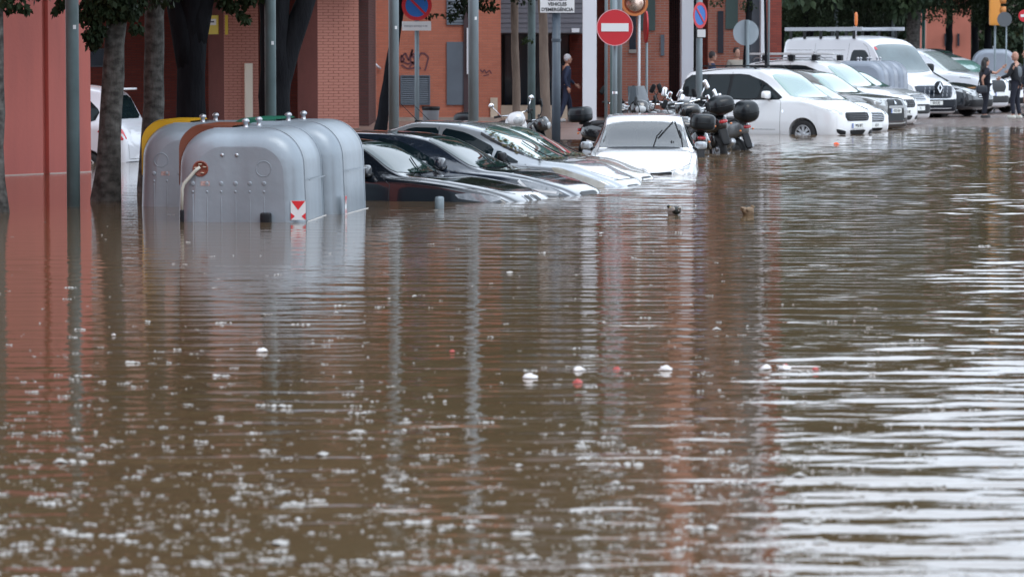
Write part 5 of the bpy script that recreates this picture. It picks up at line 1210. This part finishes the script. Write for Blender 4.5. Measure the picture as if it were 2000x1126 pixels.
# ================================================================== SCOOTERS AND MOTORCYCLES
M_SEAT = mat('seat_vinyl', (.018, .018, .02), .4, bump=(40, .001))
M_BOXB = mat('top_box_plastic', (.010, .013, .016), .28, spec=.35)
M_SBLK = mat('scooter_black', (.012, .013, .015), .18, coat=1)
def moto_wheel(root, x, r=.25, wd=.11, y=0):
    Mx = Matrix.Translation((x, y, r)) @ Matrix.Rotation(PI/2, 4, 'X'); h = wd/2; m = MB()
    m.lathe([(r*.66, -h*.8), (r*.86, -h), (r*.97, -h*.6), (r, 0), (r*.97, h*.6), (r*.86, h), (r*.66, h*.8)], Mx, 28); w_ = m.build('wheel', M_RUBBER, root)
    q = MB(); q.lathe([(r*.66, -h*.7), (r*.6, -h*.4), (r*.6, h*.4), (r*.66, h*.7)], Mx, 28); q.lathe([(.001, h*.7), (.04, h*.7), (.045, -h*.7), (.001, -h*.7)], Mx, 12)
    for k in range(5):
        a = 2*PI*k/5; q.tube([Mx @ Vector((.03*math.cos(a), .03*math.sin(a), 0)), Mx @ Vector((r*.62*math.cos(a+.2), r*.62*math.sin(a+.2), 0))], .014, 6)
    q.build('rim', M_ALLOY, w_); return w_
def scooter(label, loc_, rz, paint_, box='round', screen=None, mirrors='black', shield=None, lean=.12, scale=1.0, red=True, plate_=False, group='motorcycles parked behind the white hatchback', naked=False, round_mirror=False, lamp=True):
    root = thing('motorcycle', label, 'motorcycle', loc_, rz, group); root.rotation_euler = (lean, 0, rz); root.scale = (scale,)*3
    sh = shield or paint_
    moto_wheel(root, .68); moto_wheel(root, -.62, .26, .13)
    m = MB(); m.sup((-.48, 0, .66), (.48, .17, .17), .6, .7, Matrix.Rotation(.16, 4, 'Y')); m.sup((-.25, 0, .42), (.42, .15, .16), .5); m.build('rear_fairing', paint_, root)
    m = MB(); m.sup((-.30, 0, .80), (.42, .15, .065), .5, .7); m.sup((-.55, 0, .855), (.2, .14, .06), .5, .7); m.build('seat', M_SEAT, root)
    m = MB(); Ry = Matrix.Rotation(-.42, 4, 'Y'); 
    if naked: m.sup((.05, 0, .80), (.25, .15, .14), .6, .7)
    m.sup((.42, 0, .68), (.10, .21 if not naked else .1, .36), .5, .7, Ry); m.sup((.5, 0, .95), (.13, .17, .14), .7, .8, Ry); m.build('front_fairing', sh, root)
    m = MB(); m.sup((.70, 0, .50), (.24, .08, .05), .6, .8); m.build('front_mudguard', sh, root)
    m = MB(); m.sup((.02, 0, .30), (.32, .16, .04), .3); m.tube([(-.2, 0, .3), (.05, 0, .26), (.35, 0, .32)], .05, 8); m.build('footboard', M_BLACK, root)
    m = MB(); 
    for y in (-.07, .07): m.tube([(.68, y, .25), (.56, y, .60), (.47, y*.8, .86)], .022, 8)
    m.build('fork', M_CHROME if naked else M_BLACK, root)
    m = MB(); m.tube([(.34, -.34, 1.06), (.38, -.18, 1.05), (.42, 0, 1.03), (.38, .18, 1.05), (.34, .34, 1.06)], .016, 8); m.build('handlebar', M_CHROME, root)
    for y in (-.31, .31):
        q = MB(); q.tube([(.36, y*.8, 1.06), (.35, y, 1.06), (.32, y*1.22, 1.06)], .024, 8); q.build('grip', M_RUBBER, root)
        q = MB(); q.tube([(.38, y*.85, 1.07), (.40, y*1.05, 1.17), (.38, y*1.2, 1.25)], .009, 6)
        q.sup((.37, y*1.28, 1.29), (.02, .05 if round_mirror else .045, .05 if round_mirror else .085), .8 if round_mirror else .45, .8, Matrix.Rotation(.35*(1 if y > 0 else -1), 4, 'X'))
        q.build('mirror', {'black': M_BLACK, 'silver': M_CHROME}[mirrors], root)
    if lamp:
        q = MB(); q.sup((.60, 0, .93), (.06, .10, .07), .8); q.build('headlight', M_LAMP, root)
    if screen:
        q = MB(); cx = .54; n = 7; H_ = screen
        rows = []
        for j in range(5):
            k = j/4; rows.append([(cx - .32*k - .06*abs((i-3)/3)**2, (.20-.05*k)*(i-3)/3, 1.0 + H_*k) for i in range(n)])
        v = [p for r_ in rows for p in r_]; v2 = [(p[0]-.008, p[1], p[2]) for p in v]
        fc = [(j*n+i, j*n+i+1, (j+1)*n+i+1, (j+1)*n+i) for j in range(4) for i in range(n-1)]
        q.add(v, fc); q.add(v2, [tuple(reversed(f_)) for f_ in fc]); q.build('windscreen', mat('tinted_screen', (.06, .07, .08), .06, coat=1), root)
    if box:
        q = MB(); rd = {'round': ((.20, .215, .16), .75), 'box': ((.20, .215, .145), .45), 'tall': ((.22, .21, .21), .8)}[box]
        q.sup((-.98, 0, 1.02), rd[0], rd[1], .6, Matrix.Rotation(-.06, 4, 'Y')); bo_ = q.build('top_box', M_BOXB, root)
        q = MB(); q.sup((-.98, 0, 1.01), (rd[0][0]*1.015, rd[0][1]*1.015, .012), .3, .6, Matrix.Rotation(-.06, 4, 'Y')); q.build('box_lip', M_BLACK, bo_)
        q = MB(); q.sup((-.80, 0, .86), (.18, .10, .025), .4); q.build('carrier', M_BLACK, root)
    q = MB(); q.sup((-.98, 0, .74), (.04, .075, .032), .6); q.build('tail_light', M_RED if red else M_BLACK, root)
    for y in (-.15, .15):
        q = MB(); q.sup((-.95, y, .68), (.02, .022, .018), .8); q.build('indicator', M_ORANGE, root)
    q = MB(); q.sup((-.93, 0, .50), (.03, .08, .18), .5, .6, Matrix.Rotation(.35, 4, 'Y')); q.build('rear_mudguard', M_BLACK, root)
    if plate_:
        q = MB(); q.sup((-1.0, 0, .50), (.006, .10, .075), .15, None, Matrix.Rotation(.35, 4, 'Y')); q.build('licence_plate', M_PLATE, root)
    q = MB(); q.tube([(-.1, -.16, .22), (-.4, -.2, .24), (-.80, -.21, .36)], [.03, .05, .055], 10); q.build('exhaust', M_ALLOY, root)
    for y in (-.13, .13):
        q = MB(); q.tube([(-.62, y, .28), (-.55, y, .60)], .022, 8); q.build('shock', M_CHROME, root)
    return root
red_p = mat('scooter_red', (.30, .02, .02), .25, coat=1); wsc_p = mat('scooter_white', (.62, .62, .63), .3, coat=1); gry_p = mat('scooter_grey', (.12, .125, .13), .3, coat=1)
def sc_at(px, d, zoff=0): return Vector((XD(px, d), d, zoff))
scooter('black scooter with a big top box, tail towards us, right of the white hatchback', sc_at(1376, 66.2, -.20), 1.95, M_SBLK, 'round', screen=None, mirrors='silver', lean=-.16, scale=1.08)
scooter('scooter with red tail lamp and round black top box, rightmost of the motorcycles', sc_at(1400, 68.2, -.30), 2.2, gry_p, 'tall', lean=-.12, mirrors='silver', scale=1.02)
scooter('low dark scooter with two red lamps close beside the white hatchback', sc_at(1340, 64.0, -.40), 1.75, M_SBLK, 'box', mirrors='black', lean=.06)
scooter('black motorcycle with tall windscreen and mirrors behind the hatchback roof', sc_at(1243, 69.5, -.26), -1.45, M_SBLK, None, screen=.34, lean=.03, scale=1.08)
scooter('motorcycle with one tall mirror left of the silver one, behind the hatchback roof', sc_at(1292, 70.5, -.28), 1.3, gry_p, None, naked=True, lean=.1, scale=1.06)
scooter('silver handlebar motorcycle between the hatchback roof and the black scooter', sc_at(1322, 69.3, -.32), 1.2, wsc_p, None, mirrors='silver', naked=True, lean=.08)
scooter('dark motorcycle with folded mirrors, leftmost behind the hatchback roof', sc_at(1204, 70, -.26), 1.7, M_SBLK, None, lean=.14, scale=1.02)
scooter('dark scooter wedged between the black scooter and the silver handlebars', sc_at(1352, 70.5, -.30), 1.5, gry_p, None, mirrors='silver', screen=.2, lean=.1)
scooter('dark motorcycle furthest back behind the right side of the hatchback roof', sc_at(1272, 72.5, -.24), 2.0, M_SBLK, None, naked=True, lean=.12)
scooter('scooter with red tail and dark top box left of the white hatchback', sc_at(1226, 66.0, -.33), -.5, M_SBLK, 'box', lean=.02)
scooter('white fronted scooter with a round mirror, half hidden by the beige car', sc_at(1016, 68.5, -.36), -1.35, M_SBLK, None, shield=wsc_p, mirrors='silver', lean=.2, round_mirror=True, group='scooters behind the sunken cars')
scooter('scooter of which only the dark top box shows above the silver hatchback', sc_at(1012, 66.0, -.42), -.3, M_SBLK, 'box', group='scooters behind the sunken cars')
# ================================================================== PEOPLE
M_SKIN = mat('skin', (.45, .24, .17), .6, noise=(9, .3)); M_SKINB = mat('skin_tan', (.40, .20, .14), .6)
def skin_mesh(verts, edges, radii, name, m, parent, root_i=0, sub=1):
    me = bpy.data.meshes.new(name); me.from_pydata([tuple(v) for v in verts], edges, [])
    o = bpy.data.objects.new(name, me); COL.objects.link(o)
    md = o.modifiers.new('s', 'SKIN'); md.use_smooth_shade = True
    for i, r in enumerate(radii):
        sv = o.data.skin_vertices[0].data[i]; sv.radius = (r, r) if not hasattr(r, '__len__') else r; sv.use_root = (i == root_i)
    s_ = o.modifiers.new('d', 'SUBSURF'); s_.levels = sub; s_.render_levels = sub
    bpy.context.view_layer.update()
    nm = bpy.data.meshes.new_from_object(o.evaluated_get(bpy.context.evaluated_depsgraph_get()))
    bpy.data.objects.remove(o); nm.name = name; nm.materials.clear(); nm.materials.append(m)
    for p_ in nm.polygons: p_.use_smooth = True
    return link_mesh(name, nm, parent)
def person(label, loc_, rz, H=1.72, top=(.03, .03, .05), bottom=(.02, .025, .04), hair=(.4, .4, .42), hair_kind='short', shoe=(.3, .3, .3), arms=((.3, -.15), (.3, .1)), stride=.18, shorts=False, skin=M_SKIN, sleeve='long', bulk=1.0, head_turn=0, lean=0, fore=None, jacket_panel=None):
    """figure faces local +x; arms = ((elbow forward, hand forward) right, left)"""
    root = thing('person', label, 'person', loc_, rz)
    k = H/1.72; b = bulk
    hipz, chz, nkz, hdz = .93, 1.30, 1.46, 1.60
    J = {'pel': (0, 0, hipz), 'spi': (.0+lean*.3, 0, 1.10), 'che': (.0+lean*.6, 0, chz), 'nek': (.01+lean, 0, nkz), 'nk2': (.02+lean, 0, 1.515)}
    for s_, sg in (('r', -1), ('l', 1)):
        st = stride*sg
        J['hip'+s_] = (0, .10*sg, .88); J['kne'+s_] = (.04+st*.5, .105*sg, .49); J['ank'+s_] = (st*.9-.02, .11*sg, .09)
        J['sho'+s_] = (lean, .19*sg*b, 1.385); ef, hf = arms[0 if sg < 0 else 1]
        J['elb'+s_] = (lean+ef*.45-.03, .25*sg*b, 1.385-.29*math.cos(ef)); ex, ey, ez = J['elb'+s_]
        J['wri'+s_] = (ex+.24*math.sin(hf), ey-.06*sg*abs(math.sin(hf)), ez-.24*math.cos(hf))
    names = list(J); V = [Vector(J[n_])*k for n_ in names]; ix = {n_: i for i, n_ in enumerate(names)}
    R_ = dict(pel=.08*b, spi=.075*b, che=.10*b, nek=.062, nk2=.055, hipr=.095, hipl=.095, kner=.058, knel=.058, ankr=.038, ankl=.038, shor=.062, shol=.062, elbr=.040, elbl=.040, wrir=.027, wril=.027)
    E = [('pel', 'spi'), ('spi', 'che'), ('che', 'nek'), ('nek', 'nk2')] + [(a+s_, b_+s_) for s_ in 'rl' for a, b_ in (('hip', 'kne'), ('kne', 'ank'), ('sho', 'elb'), ('elb', 'wri'))] + [('pel', 'hip'+s_) for s_ in 'rl'] + [('che', 'sho'+s_) for s_ in 'rl']
    # feet
    for s_, sg in (('r', -1), ('l', 1)):
        ax, ay, az = J['ank'+s_]; names.append('toe'+s_); V.append(Vector((ax+.15, ay+.02*sg, .035))*k); ix['toe'+s_] = len(V)-1; R_['toe'+s_] = .033; E.append(('ank'+s_, 'toe'+s_))
    body = skin_mesh(V, [(ix[a], ix[b_]) for a, b_ in E], [R_[n_]*k for n_ in names], 'body', skin, root)
    # head with face
    hc = Vector((.035+lean, 0, hdz+.015))*k; Rz = Matrix.Rotation(head_turn, 4, 'Z')
    def hp(x, y, z): return hc + (Rz @ Vector((x, y, z)))*k
    m = MB(); m.sup(hc, (.093*k, .074*k, .118*k), .92, .95, Rz, 24); m.sup(hp(.025, 0, -.065), (.062*k, .055*k, .055*k), .85, None, Rz, 16)
    m.sup(hp(.098, 0, -.012), (.018*k, .013*k, .026*k), .9, None, Rz, 10); 
    for y in (-.076, .076): m.sup(hp(-.005, y, -.01), (.018*k, .009*k, .03*k), .9, None, Rz, 10)
    m.build('head', skin, root)
    m = MB()
    for y in (-.032, .032): m.sup(hp(.084, y, .014), (.007*k, .011*k, .006*k), .9, None, Rz, 8)
    m.build('eyes', M_INK, root)
    m = MB(); m.sup(hp(.084, 0, -.06), (.008*k, .024*k, .005*k), .9, None, Rz, 8); m.build('mouth', mat('lips', (.32, .11, .09), .6), root)
    hm = mat('hair_%02d%02d' % (int(hair[0]*99), int(hair[2]*99)), hair, .6, noise=(30, .6), bump=(60, .004))
    if hair_kind != 'bald':
        m = MB(); m.sup(hp(-.018, 0, .03), (.095*k, .086*k, .108*k), .9, .95, Rz, 20)
        if hair_kind == 'long':
            m.sup(hp(-.075, 0, -.09), (.075*k, .10*k, .17*k), .8, .9, Rz, 18); m.sup(hp(-.10, 0, -.20), (.06*k, .09*k, .12*k), .8, None, Rz, 16)
        m.build('hair', hm, root)
    # hands: palm plus five bent fingers
    for s_, sg in (('r', -1), ('l', 1)):
        w_ = Vector(J['wri'+s_])*k; e_ = Vector(J['elb'+s_])*k; d_ = (w_-e_).normalized(); sd_ = Vector((0, sg, 0)); fr = d_.cross(sd_)
        if fr.x < 0 and abs(d_.z) > .5: fr = -fr
        m = MB(); pc_ = w_+d_*.05*k; Rm = Matrix((fr, sd_, d_)).transposed().to_4x4(); m.sup(pc_, (.038*k, .016*k, .048*k), .6, .7, Rm, 12)
        for j in range(4):
            q = pc_+fr*(-.027+.018*j)*k+d_*.04*k; l = (.06, .072, .068, .055)[j]*k; m.tube([q, q+d_*l*.5-sd_*.004, q+d_*l*.85-sd_*.022*k], [.0095*k, .0085*k, .006*k], 6)
        q = pc_+fr*.03*k-d_*.01; m.tube([q, q+fr*.026*k+d_*.02*k, q+fr*.032*k+d_*.05*k-sd_*.01], [.011*k, .01*k, .007*k], 6)
        m.build('hand', skin, root)
    # clothes
    tm = mat('cloth_%d' % (abs(hash((top, 'a'))) % 9999), top, .85, noise=(5, .35), bump=(25, .006)); bm2 = mat('cloth_%d' % (abs(hash((bottom, 'b'))) % 9999), bottom, .85, noise=(5, .35), bump=(20, .006))
    tn = ['pel', 'spi', 'che', 'nek', 'shor', 'shol', 'elbr', 'elbl'] + (['wrir', 'wril'] if sleeve == 'long' else [])
    tv = []; 
    for n_ in tn:
        v = Vector(J[n_])*k
        if n_ == 'nek': v.z -= .03*k
        if n_ == 'pel': v.z -= .13*k
        if n_.startswith('wri'): v = v.lerp(Vector(J['elb'+n_[-1]])*k, .08)
        if n_.startswith('elb') and sleeve != 'long': v = v.lerp(Vector(J['sho'+n_[-1]])*k, .25)
        tv.append(v)
    tr = dict(pel=.158*b, spi=.148*b, che=.158*b, nek=.075, shor=.078, shol=.078, elbr=.056, elbl=.056, wrir=.042, wril=.042)
    te = [('pel', 'spi'), ('spi', 'che'), ('che', 'nek'), ('che', 'shor'), ('che', 'shol'), ('shor', 'elbr'), ('shol', 'elbl')] + ([('elbr', 'wrir'), ('elbl', 'wril')] if sleeve == 'long' else [])
    skin_mesh(tv, [(tn.index(a), tn.index(b_)) for a, b_ in te], [tr[n_]*k for n_ in tn], 'jacket' if sleeve == 'long' else 'shirt', tm, root)
    bn = ['pel', 'hipr', 'hipl', 'kner', 'knel'] + ([] if shorts else ['ankr', 'ankl']); bv = [Vector(J[n_])*k + Vector((0, 0, .12 if n_ == 'pel' else 0)) for n_ in bn]
    if shorts:
        for j in (3, 4): bv[j].z += .05*k
    br = dict(pel=.14*b, hipr=.108*b, hipl=.108*b, kner=.078, knel=.078, ankr=.058, ankl=.058)
    be = [(0, 1), (0, 2), (1, 3), (2, 4)] + ([] if shorts else [(3, 5), (4, 6)])
    skin_mesh(bv, be, [br[n_]*k for n_ in bn], 'shorts' if shorts else 'trousers', bm2, root)
    sm_ = mat('shoe_%02d' % int(shoe[0]*99), shoe, .5)
    for s_, sg in (('r', -1), ('l', 1)):
        ax, ay, az = J['ank'+s_]; m = MB(); m.sup(Vector((ax+.055, ay+.005*sg, .045))*k, (.14*k, .05*k, .048*k), .6, .7, None, 14, 0, (.8, .85)); m.build('shoe', sm_, root)
    if jacket_panel:
        m = MB(); m.sup(Vector((.02+lean*.5, 0, 1.20))*k, (.165*k*b, .12*k*b, .17*k), .6, .7, None, 16); m.build('jacket_front', mat('jacket_front', jacket_panel, .8, noise=(6, .4)), root)
    return root
person('white haired man in dark navy jacket walking past the entrance behind the sign pole', Vector((XD(1104, 89.4), 89.4, zp(89.4))), .25, 1.66, (.015, .025, .06), (.012, .02, .05), (.55, .56, .60), arms=((-.2, .4), (.3, .9)), stride=.2, lean=.03)
person('dark haired man in blue shirt behind the roof of the white people carrier', Vector((XD(1388, 92), 92, .13)), .1, 1.70, (.03, .05, .11), (.02, .02, .03), (.03, .025, .025), arms=((.1, .3), (.2, .4)), stride=.05)
person('dark haired person further back under the round sign back', Vector((XD(1436, 93.2), 93.2, .13)), -1.2, 1.80, (.30, .27, .23), (.03, .03, .04), (.02, .018, .018), arms=((.1, .3), (.2, .4)), stride=.03)
person('woman in black with long dark hair and a shoulder bag at the water edge', Vector((XD(1920, 97.5), 97.5, .05)), .35, 1.62, (.010, .010, .02), (.010, .012, .022), (.012, .012, .016), 'long', (.02, .02, .02), arms=((-.45, .25), (1.2, 2.3)), stride=.10, sleeve='short', bulk=1.12)
bg_ = thing('handbag', 'black shoulder bag hanging at the hip of the woman in black', 'bag', Vector((XD(1914, 97.2), 97.2, .95))); m = MB(); m.sup((0, 0, -.12), (.15, .06, .11), .45); m.build('pouch', mat('bag_leather', (.015, .02, .03), .4), bg_)
m = MB(); m.tube([(-.10, 0, -.05), (-.02, .05, .35), (.05, .12, .48), (.10, 0, -.05)], .012, 6); m.build('strap', M_BLACK, bg_)
person('bald man in grey and black jacket with hands together, facing the woman', Vector((XD(1981, 96.8), 96.8, .05)), PI-.5+PI*0, 1.78, (.012, .014, .018), (.012, .015, .028), (.3, .2, .15), 'bald', (.55, .55, .5), arms=((-.05, .15), (.35, 1.3)), stride=.05, bulk=1.0, jacket_panel=(.13, .15, .17))
person('man in shorts cut by the right edge of the photo', Vector((XD(2003, 99.5), 99.5, .05)), PI, 1.84, (.012, .016, .03), (.012, .016, .03), (.25, .12, .08), 'bald', (.02, .025, .05), arms=((.1, .3), (.6, 1.6)), stride=.06, shorts=True, bulk=1.05)
# ================================================================== DUCKS
def duck(label, p, rz, body, breast, head, male=False, flip=False):
    root = thing('duck', label, 'duck', p, rz, 'ducks on the flood water'); root.scale = (.68,)*3
    V = [(-.19, 0, .085), (-.11, 0, .05), (0, 0, .04), (.09, 0, .045), (.12, 0, .075), (.13, 0, .105), (.145, 0, .125)]
    if flip: V[5] = (.10, .03, .14); V[6] = (.03, .07, .135)
    o = skin_mesh([Vector(v) for v in V], [(i, i+1) for i in range(6)], [.012, .055, .078, .068, .036, .026, .030], 'body', body, root, 2, 2)
    hd = Vector(V[6]); m = MB(); m.sup(hd+Vector((.005, 0, .004)), (.034, .026, .028), .95); m.build('head', head, root)
    m = MB(); m.sup(hd+Vector((.045 if not flip else -.04, 0, -.004)), (.026, .012, .007), .7); m.build('bill', mat('bill', (.45, .32, .06), .5), root)
    for y in (-1, 1):
        m = MB(); m.sup((-.03, .058*y, .085), (.125, .022, .045), .8, None, Matrix.Rotation(.12, 4, 'Y')); m.build('wing', breast, root)
    m = MB(); m.sup((-.20, 0, .11), (.05, .03, .012), .8, None, Matrix.Rotation(.35, 4, 'Y')); m.build('tail', head if male else breast, root)
    return root
DB = mat('duck_brown', (.22, .14, .08), .8, noise=(40, .9, (.09, .055, .03))); DG = mat('duck_grey', (.42, .38, .34), .8, noise=(30, .5)); DK = mat('duck_dark', (.015, .02, .018), .5); DW = mat('duck_wing', (.16, .10, .06), .8, noise=(40, .9, (.3, .22, .14)))
duck('brown duck swimming alone, right one of the two ducks', W(1461, 419), 1.0, DB, DW, DB)
D2 = duck('pale grey duck with dark rump, left one of the two ducks', W(1315, 419), 2.05, DG, DG, DK, flip=True)
m = MB(); m.sup((-.10, 0, .075), (.085, .075, .07), .9); m.build('rump', DK, D2)
# ================================================================== FLOATING SCRAPS
def scrap(px, py, wpx, m, label, h=.5, seed=0):
    p = W(px, py); p.z = float(wave(np.array([p.x]), np.array([p.y]))[0]) + .004; s = F/p.y; r = wpx/s/2*1.2; rr = random.Random(seed+px)
    root_m = MB(); n = 12; V = []; 
    for i in range(5):
        ph = PI/2*i/4
        for j in range(n):
            t = 2*PI*j/n; k = r*math.cos(ph)*rr.uniform(.72, 1.15); V.append((k*math.cos(t), k*math.sin(t)*.8, r*h*1.1*math.sin(ph)*rr.uniform(.5, 1.3)))
    root_m.add(V, [(i*n+j, i*n+(j+1) % n, (i+1)*n+(j+1) % n, (i+1)*n+j) for i in range(4) for j in range(n)]); root_m.add(V[-n:], [tuple(range(n))])
    o = root_m.build('floating_scrap', m, None, p); tag(o, label, 'floating litter', 'scraps floating on the water'); return o
M_SC = mat('scrap_white', (.72, .70, .69), .6, noise=(30, .4, (.5, .47, .45))); M_SR = mat('scrap_red', (.42, .07, .06), .5); M_SO = mat('scrap_orange', (.8, .12, .03), .5)
for i, (x, y, w_, m_, lb_) in enumerate([(1035, 738, 25, M_SC, 'white scrap floating furthest left of the middle cluster'), (1130, 724, 22, M_SC, 'white scrap floating just above the big red one'), (1128, 748, 19, M_SR, 'biggest red scrap, floating below a white one'),
        (1205, 722, 13, M_SR, 'dark red scrap floating between two white ones'), (1300, 723, 24, M_SC, 'white scrap floating alone right of the middle'), (1496, 720, 20, M_SC, 'white scrap, leftmost of the right hand trio'), (1533, 721, 24, M_SC, 'white scrap with a red one touching it'),
        (1534, 715, 9, M_SR, 'small red scrap touching a white one'), (1593, 724, 13, M_SR, 'red scrap, rightmost of the floating trio'), (883, 688, 10, M_SR, 'tiny red scrap floating on its own at the left'), (512, 687, 20, M_SC, 'white scrap floating below the recycling bins'),
        (1633, 283, 11, M_SO, 'orange scrap floating beside the white people carrier'), (222, 655, 8, M_SC, 'small white scrap in the reflection of the red wall'), (420, 735, 9, M_SC, 'small white scrap left of the middle, low in the water')]):
    scrap(x, y, w_, m_, lb_, .5 if m_ is M_SC else .6, i)
p = W(1560, 718); p.z = float(wave(np.array([p.x]), np.array([p.y]))[0]) + .004
m = MB(); m.sup((0, 0, .002), (.13, .012, .005), .6); tag(m.build('floating_scrap', M_SC, None, p), 'thin pale strip lying flat between the red and white scraps', 'floating litter', 'scraps floating on the water')
# pale raised flecks standing in for sky glints on the ripples
def flecks():
    r = np.random.RandomState(12); V = []; Fc = []; n = 0
    X = []; Y = []; S = []
    while len(X) < 15000:
        d = 11.5 + 60*r.rand()**2.6; px = r.uniform(-150, 2150); x = (px-1000)/F*d
        py = 100 + 1.86*F/d
        wgt = np.interp(py, [400, 600, 760, 900, 1100], [.02, .10, .34, .85, 1.0]) * (1 if px < 1250 else max(.30, 1-(px-1250)/900))
        cl_ = .5+.5*math.sin(x*5.1+math.sin(d*1.7)*2)*math.sin(d*2.3+x*2)
        if r.rand() > wgt*(.35+.65*cl_): continue
        s0 = .0028*math.exp(r.normal(0, .62))*(1+.02*d)
        for q in range(r.randint(1, 5)):
            X.append(x + q*s0*2.1); Y.append(d + r.normal(0, .01)); S.append(s0*r.uniform(.6, 1.2))
    X = np.array(X); Y = np.array(Y); Z = wave(X, Y) + .002
    mb = MB()
    for x, y, z, s in zip(X, Y, Z, S):
        a = r.rand()*6.28; k = 5; st = r.uniform(.9, 1.9)
        v = [(x+s*st*math.cos(a+2*PI*j/k)*r.uniform(.7, 1.2), y+s*1.6*math.sin(a+2*PI*j/k)*r.uniform(.7, 1.2), z+s*.35*(j % 2)) for j in range(k)]+[(x, y, z+s*.75)]
        mb.add(v, [(j, (j+1) % k, k) for j in range(k)])
    o = mb.build('glint_flecks', mat('glint_pale', (.38, .37, .345), .7), None); o['kind'] = 'stuff'; o['label'] = 'pale flecks modelled as sky glints on the near water'
flecks()
